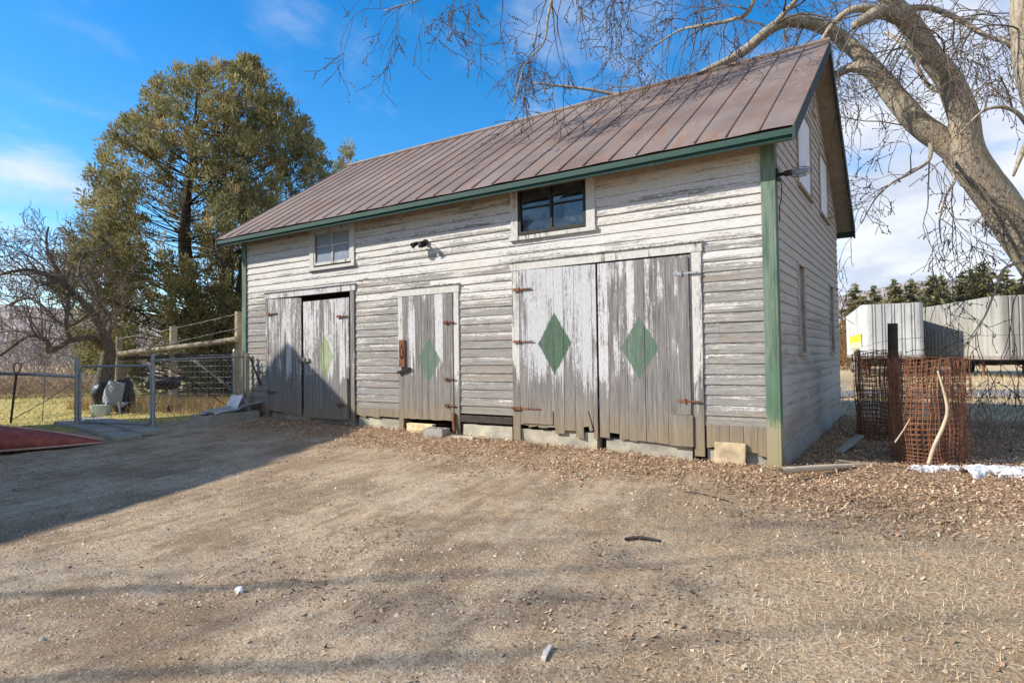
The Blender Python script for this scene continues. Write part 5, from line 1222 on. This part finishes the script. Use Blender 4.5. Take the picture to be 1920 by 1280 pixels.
# ------------------------------------------------------------------ trailers
def m_trailer(name, c, rust):
    t = NT(name, .5, .4); v = t.objc(); a = t.noise((1, 1, .35), 1.1, 5, .65, v=v); b = t.noise((4, 4, 1.), 1.6, 5, .7, v=v); f = t.noise((1, 1, 1), 9, 4, .7, v=v)
    k = t.mix(t.sm(a, .35, .65), tuple(x*.7 for x in c), c); k = t.mix(t.sm(b, .52, .68, 0, .7), k, (.24, .235, .22))
    k = t.mix(t.sm(t.ma('MULTIPLY_ADD', b, .5, t.ma('MULTIPLY', f, .5)), .62, .68, 0, rust), k, (.30, .13, .05)); t.base(k); return t.m
def trailer(label, A, d, nrm, Lx, W, zb, zt, mat, sign):
    """A: nose corner nearest on the long side; d: direction of length; nrm: direction across"""
    A = np.array([A[0], A[1], 0.]); d = np.append(d, 0); nrm = np.append(nrm, 0)
    root = empty('semi_trailer', A+d*3+[0, 0, .1], label, 'trailer'); T = lambda u, w, z: A+d*u+nrm*w+np.array([0, 0, z])
    out = []; r = .28
    def arc(cu, cw, a0, a1, n=6): return [(cu+r*math.cos(R(a)), cw+r*math.sin(R(a))) for a in np.linspace(a0, a1, n)]
    prof = [(Lx, 0)]
    nu = int(Lx/.42)
    for i in range(nu, 0, -1):
        u = r+(Lx-r)*i/nu-.21
        if u-.04 > r: prof += [(u+.06, 0), (u+.05, .05), (u-.0, .05), (u-.01, -.035), (u-.06, -.035), (u-.07, 0)]
    prof += arc(r, r, 270, 180)
    nw = 5
    for i in range(nw): w = r+(W-2*r)*(i+.5)/nw; prof += [(0, w-.07), (.05, w-.06), (.05, w-.0), (-.035, w+.01), (-.035, w+.06), (0, w+.07)]
    prof += arc(r, W-r, 180, 90)+[(Lx, W)]
    n = len(prof); mb = MB(); vs = [T(u, w, zb) for u, w in prof]+[T(u, w, zt) for u, w in prof]
    mb.add(vs, [(i, i+n, (i+1) % n+n, (i+1) % n) for i in range(n)]+[tuple(range(n, 2*n))]+[tuple(range(n-1, -1, -1))]); mb.build('body', mat, root)
    rim = [(Lx, -.05)]+[(r, -.05)]+[(r+(r+.05)*math.cos(R(a)), r+(r+.05)*math.sin(R(a))) for a in np.linspace(265, 185, 6)]+[(-.05, r), (-.05, W-r)]+[(r+(r+.05)*math.cos(R(a)), W-r+(r+.05)*math.sin(R(a))) for a in np.linspace(175, 95, 6)]+[(r, W+.05), (Lx, W+.05)]
    mb = MB(); n = len(rim); vs = [T(u, w, zb-.10) for u, w in rim]+[T(u, w, zb+.06) for u, w in rim]; mb.add(vs, [(i, i+n, (i+1) % n+n, (i+1) % n) for i in range(n)]+[tuple(range(n, 2*n)), tuple(range(n-1, -1, -1))]); mb.build('bottom_rail', M['trail_rail'], root)
    mb = MB()
    for w in (.8, W-.8): mb.box((0, 0, 0), (1, 1, 1), M=Matrix([[*(d[:1]*(Lx-1)), nrm[0]*.1, 0, T(.5, w, 0)[0]], [d[1]*(Lx-1), nrm[1]*.1, 0, T(.5, w, 0)[1]], [0, 0, .25, zb-.35], [0, 0, 0, 1]]))
    mb.build('chassis', M['iron'], root)
    for w in (.45, W-.45):
        mb = MB(); mb.tube([T(2.2, w, zb-.1), T(2.2, w, .12)], .06, 8); mb.tube([T(2.2, w, .12), T(2.2, w, .05)], .14, 8); mb.tube([T(3.0, w, zb-.3), T(2.2, w, .5)], .03, 6); mb.build('landing_leg', M['rust'], root)
    for u in (Lx-2.6, Lx-1.35):
        for w in (.12, W-.42):
            mb = MB(); mb.tube([T(u, w, .58), T(u, w+.04, .58), T(u, w+.26, .58), T(u, w+.3, .58)], [.40, .5, .5, .40], 24); o = mb.build('wheel', M['iron'], root)
            mb = MB(); mb.tube([T(u, w-.01, .58), T(u, w+.31, .58)], .25, 16); mb.build('rim', M['steel'], o)
    if sign:
        u0, u1, s0, s1 = sign; mb = MB(); mb.quad(T(u1, -.045, s0), T(u0, -.045, s0), T(u0, -.045, s1), T(u1, -.045, s1)); sg = mb.build('sign', M['sign'], root)
    return root
def m_sign():
    t = NT('yellow_panel', .6, .3); z = t.xyz(t.pos())[2]; t.base(t.mix(t.sm(z, 1.93, 1.97), (.72, .66, .32), (.80, .57, .02))); return t.m
M['sign'] = m_sign(); M['trail_rail'] = simple('grimy_rail_metal', (.24, .20, .17), .7, .3, 4)
F2 = np.array([math.sin(YAW), math.cos(YAW)]); Q2 = np.array([math.cos(YAW), -math.sin(YAW)])
def dir2(a, b): v = F2*b+Q2*a; return v/np.linalg.norm(v)
A1 = LD((1618-960)/FPX*31.6, 31.6); trailer('white ribbed semi trailer box with a yellow panel on its side', A1, dir2(.417, .905), dir2(.905, -.417), 11.5, 2.65, 1.17, 3.80, m_trailer('white_trailer_skin', (.56, .565, .55), .5), (.3, 8.5, 1.66, 2.36))
A2 = LD((1872-960)/FPX*28, 28); trailer('dull grey ribbed semi trailer standing in front of the white one', A2, dir2(.19, .98), dir2(.98, -.19), 10.2, 2.6, 1.08, 3.86, m_trailer('grey_trailer_skin', (.40, .385, .34), .9), None)
cbx = P(1880, 700, 33); 

# ------------------------------------------------------------------ the house left of the view whose gable shades the yard
sun = unit(np.array([-.76, -.65, .68]))
pk = np.array([-9.15, 0, 1.72])+sun/abs(sun[1])*4.56
hd = unit(np.array([.32, -.947, 0])); hw = np.array([1., 0, 0]); ms = .72; hwid = 2.3; HLn = 9.5; ez = pk[2]-ms*hwid
hs = empty('house', np.array([pk[0], pk[1], 0])+hd*HLn/2, 'house with a steep gable whose pointed shadow falls on the left barn door', 'house')
mb = MB(); hz0 = -.1; wi = hwid-.25; zi = ez+.0
a0 = np.array([pk[0], pk[1], 0])+hd*.25; a1 = a0+hd*(HLn-.5)
def hp(b, s, z): q = b+hw*s; return (q[0], q[1], z)
vs = []
for b in (a0, a1): vs += [hp(b, -wi, hz0), hp(b, wi, hz0), hp(b, wi, pk[2]-ms*wi-.1), hp(b, 0, pk[2]-.1), hp(b, -wi, pk[2]-ms*wi-.1)]
mb.add(vs, [(0, 1, 2, 3, 4), (9, 8, 7, 6, 5), (1, 6, 7, 2), (5, 0, 4, 9)]); 
M['housewall'] = simple('cream_house_clapboard', (.55, .52, .45), .85, .1, 3); mb.build('wall', M['housewall'], hs)
mb = MB(); b0, b1 = np.array([pk[0], pk[1], 0]), np.array([pk[0], pk[1], 0])+hd*HLn
for s in (-1, 1):
    v = [hp(b0, 0, pk[2]), hp(b1, 0, pk[2]), hp(b1, s*hwid, ez), hp(b0, s*hwid, ez)]; v += [(q[0], q[1], q[2]-.12) for q in v]
    mb.add(v, [(0, 1, 2, 3), (7, 6, 5, 4), (0, 4, 5, 1), (1, 5, 6, 2), (2, 6, 7, 3), (3, 7, 4, 0)])
mb.build('roof', simple('dark_asphalt_shingles', (.07, .068, .07), .95, .25, 8), hs)
for t, z in ((2., 1.0), (5., 1.0), (7.4, 1.0), (2., 3.6), (5., 3.6)):
    mb = MB(); c = a0+hd*t+hw*(wi+.02); mb.quad(*[tuple(c+hd*u+np.array([0, 0, w])) for u, w in ((-.45, z), (.45, z), (.45, z+1.3), (-.45, z+1.3))]); mb.build('window', M['glass'], hs)
mb = MB(); c = a0-np.array([0, .0, 0])+np.array([.6, .02, 0]); mb.quad(*[tuple(c+hw*u+np.array([0, .02, w])) for u, w in ((-.45, .3), (.45, .3), (.45, 2.35), (-.45, 2.35))]); mb.build('door', M['fascia'], hs)

# ------------------------------------------------------------------ light and sky
sd_ = bpy.data.lights.new('sun', 'SUN'); so = bpy.data.objects.new('sun', sd_); COL.objects.link(so)
sd_.energy = 4.3; sd_.angle = R(.53); sd_.color = (1., .925, .81)
so.rotation_euler = Vector(sun).to_track_quat('Z', 'Y').to_euler(); so.location = (-20, -15, 20)
el = math.asin(sun[2]); az = math.atan2(sun[0], sun[1])
w = bpy.data.worlds.new('World'); S.world = w; w.use_nodes = True; nt = w.node_tree; bg = nt.nodes['Background']
sk = nt.nodes.new('ShaderNodeTexSky'); sk.sky_type = 'NISHITA'; sk.sun_disc = False; sk.sun_elevation = el; sk.sun_rotation = az
sk.altitude = 200; sk.air_density = 1.; sk.dust_density = .3; sk.ozone_density = 2.5
class WT(NT):
    def __init__(s, t): s.t = t; s._pos = None
T = WT(nt); tc = nt.nodes.new('ShaderNodeTexCoord').outputs['Generated']
x, y, z = T.xyz(tc); zz = T.ma('MAXIMUM', z, .0); dn = T.ma('ADD', zz, .22)
cv = nt.nodes.new('ShaderNodeCombineXYZ'); nt.links.new(T.ma('DIVIDE', x, dn), cv.inputs[0]); nt.links.new(T.ma('DIVIDE', y, dn), cv.inputs[1]); cvo = cv.outputs[0]
n1 = T.noise((1, 1, 1), 1.15, 8, .58, v=cvo, dist=.5); n2 = T.noise((1.6, .7, 1), 3.2, 6, .6, v=cvo)
def dirmask(px, py, a, b):
    r = unit(ray(px, py)); q = nt.nodes.new('ShaderNodeVectorMath'); q.operation = 'DOT_PRODUCT'; nt.links.new(tc, q.inputs[0]); q.inputs[1].default_value = tuple(r)
    return T.sm(q.outputs['Value'], math.cos(R(a)), math.cos(R(b)))
mR = dirmask(1930, 370, 24, 6); mL = T.ma('MULTIPLY', dirmask(40, 410, 8, 2), .42); mC = T.ma('MULTIPLY', dirmask(1130, 180, 15, 4), .42); mW = T.ma('MULTIPLY', dirmask(760, 140, 7, 2), .22)
low = T.sm(z, .32, .02)
def vecmask(v, a, b):
    q = nt.nodes.new('ShaderNodeVectorMath'); q.operation = 'DOT_PRODUCT'; nt.links.new(tc, q.inputs[0]); q.inputs[1].default_value = tuple(unit(np.array(v)))
    return T.sm(q.outputs['Value'], math.cos(R(a)), math.cos(R(b)))
mB = T.ma('MULTIPLY', vecmask((.62, -.70, .45), 72, 35), .21)   # unseen cloud added behind the camera to give a neutral fill light
bias = T.ma('ADD', T.ma('MULTIPLY', mR, .30), T.ma('ADD', T.ma('MULTIPLY', mL, .40), T.ma('ADD', T.ma('MULTIPLY', mC, .36), T.ma('MULTIPLY', mW, .5)))); bias = T.ma('ADD', bias, T.ma('MULTIPLY_ADD', low, .05, mB))
cm = T.ma('ADD', T.ma('MULTIPLY_ADD', n1, .75, T.ma('MULTIPLY', n2, .25)), bias)
mask = T.sm(cm, .56, .82)
hs_ = nt.nodes.new('ShaderNodeHueSaturation'); nt.links.new(sk.outputs[0], hs_.inputs['Color']); hs_.inputs['Saturation'].default_value = 1.42; hs_.inputs['Value'].default_value = 1.08; hs_.inputs['Hue'].default_value = .5
shade = T.noise((1, 1, 1), 2.6, 4, .6, v=cvo)
cloud = T.mix(T.sm(shade, .35, .65), (3.2, 3.5, 4.2), (4.6, 4.7, 4.9))
nt.links.new(T.mix(T.ma('MULTIPLY', mask, .95), hs_.outputs[0], cloud), bg.inputs['Color']); bg.inputs['Strength'].default_value = .13

S.view_settings.view_transform = 'Standard'; S.view_settings.look = 'None'; S.view_settings.exposure = .72; S.view_settings.gamma = 1.
S.cycles.use_denoising = True; S.cycles.max_bounces = 6; S.cycles.diffuse_bounces = 3; S.cycles.glossy_bounces = 3; S.cycles.transparent_max_bounces = 4; S.cycles.caustics_reflective = False
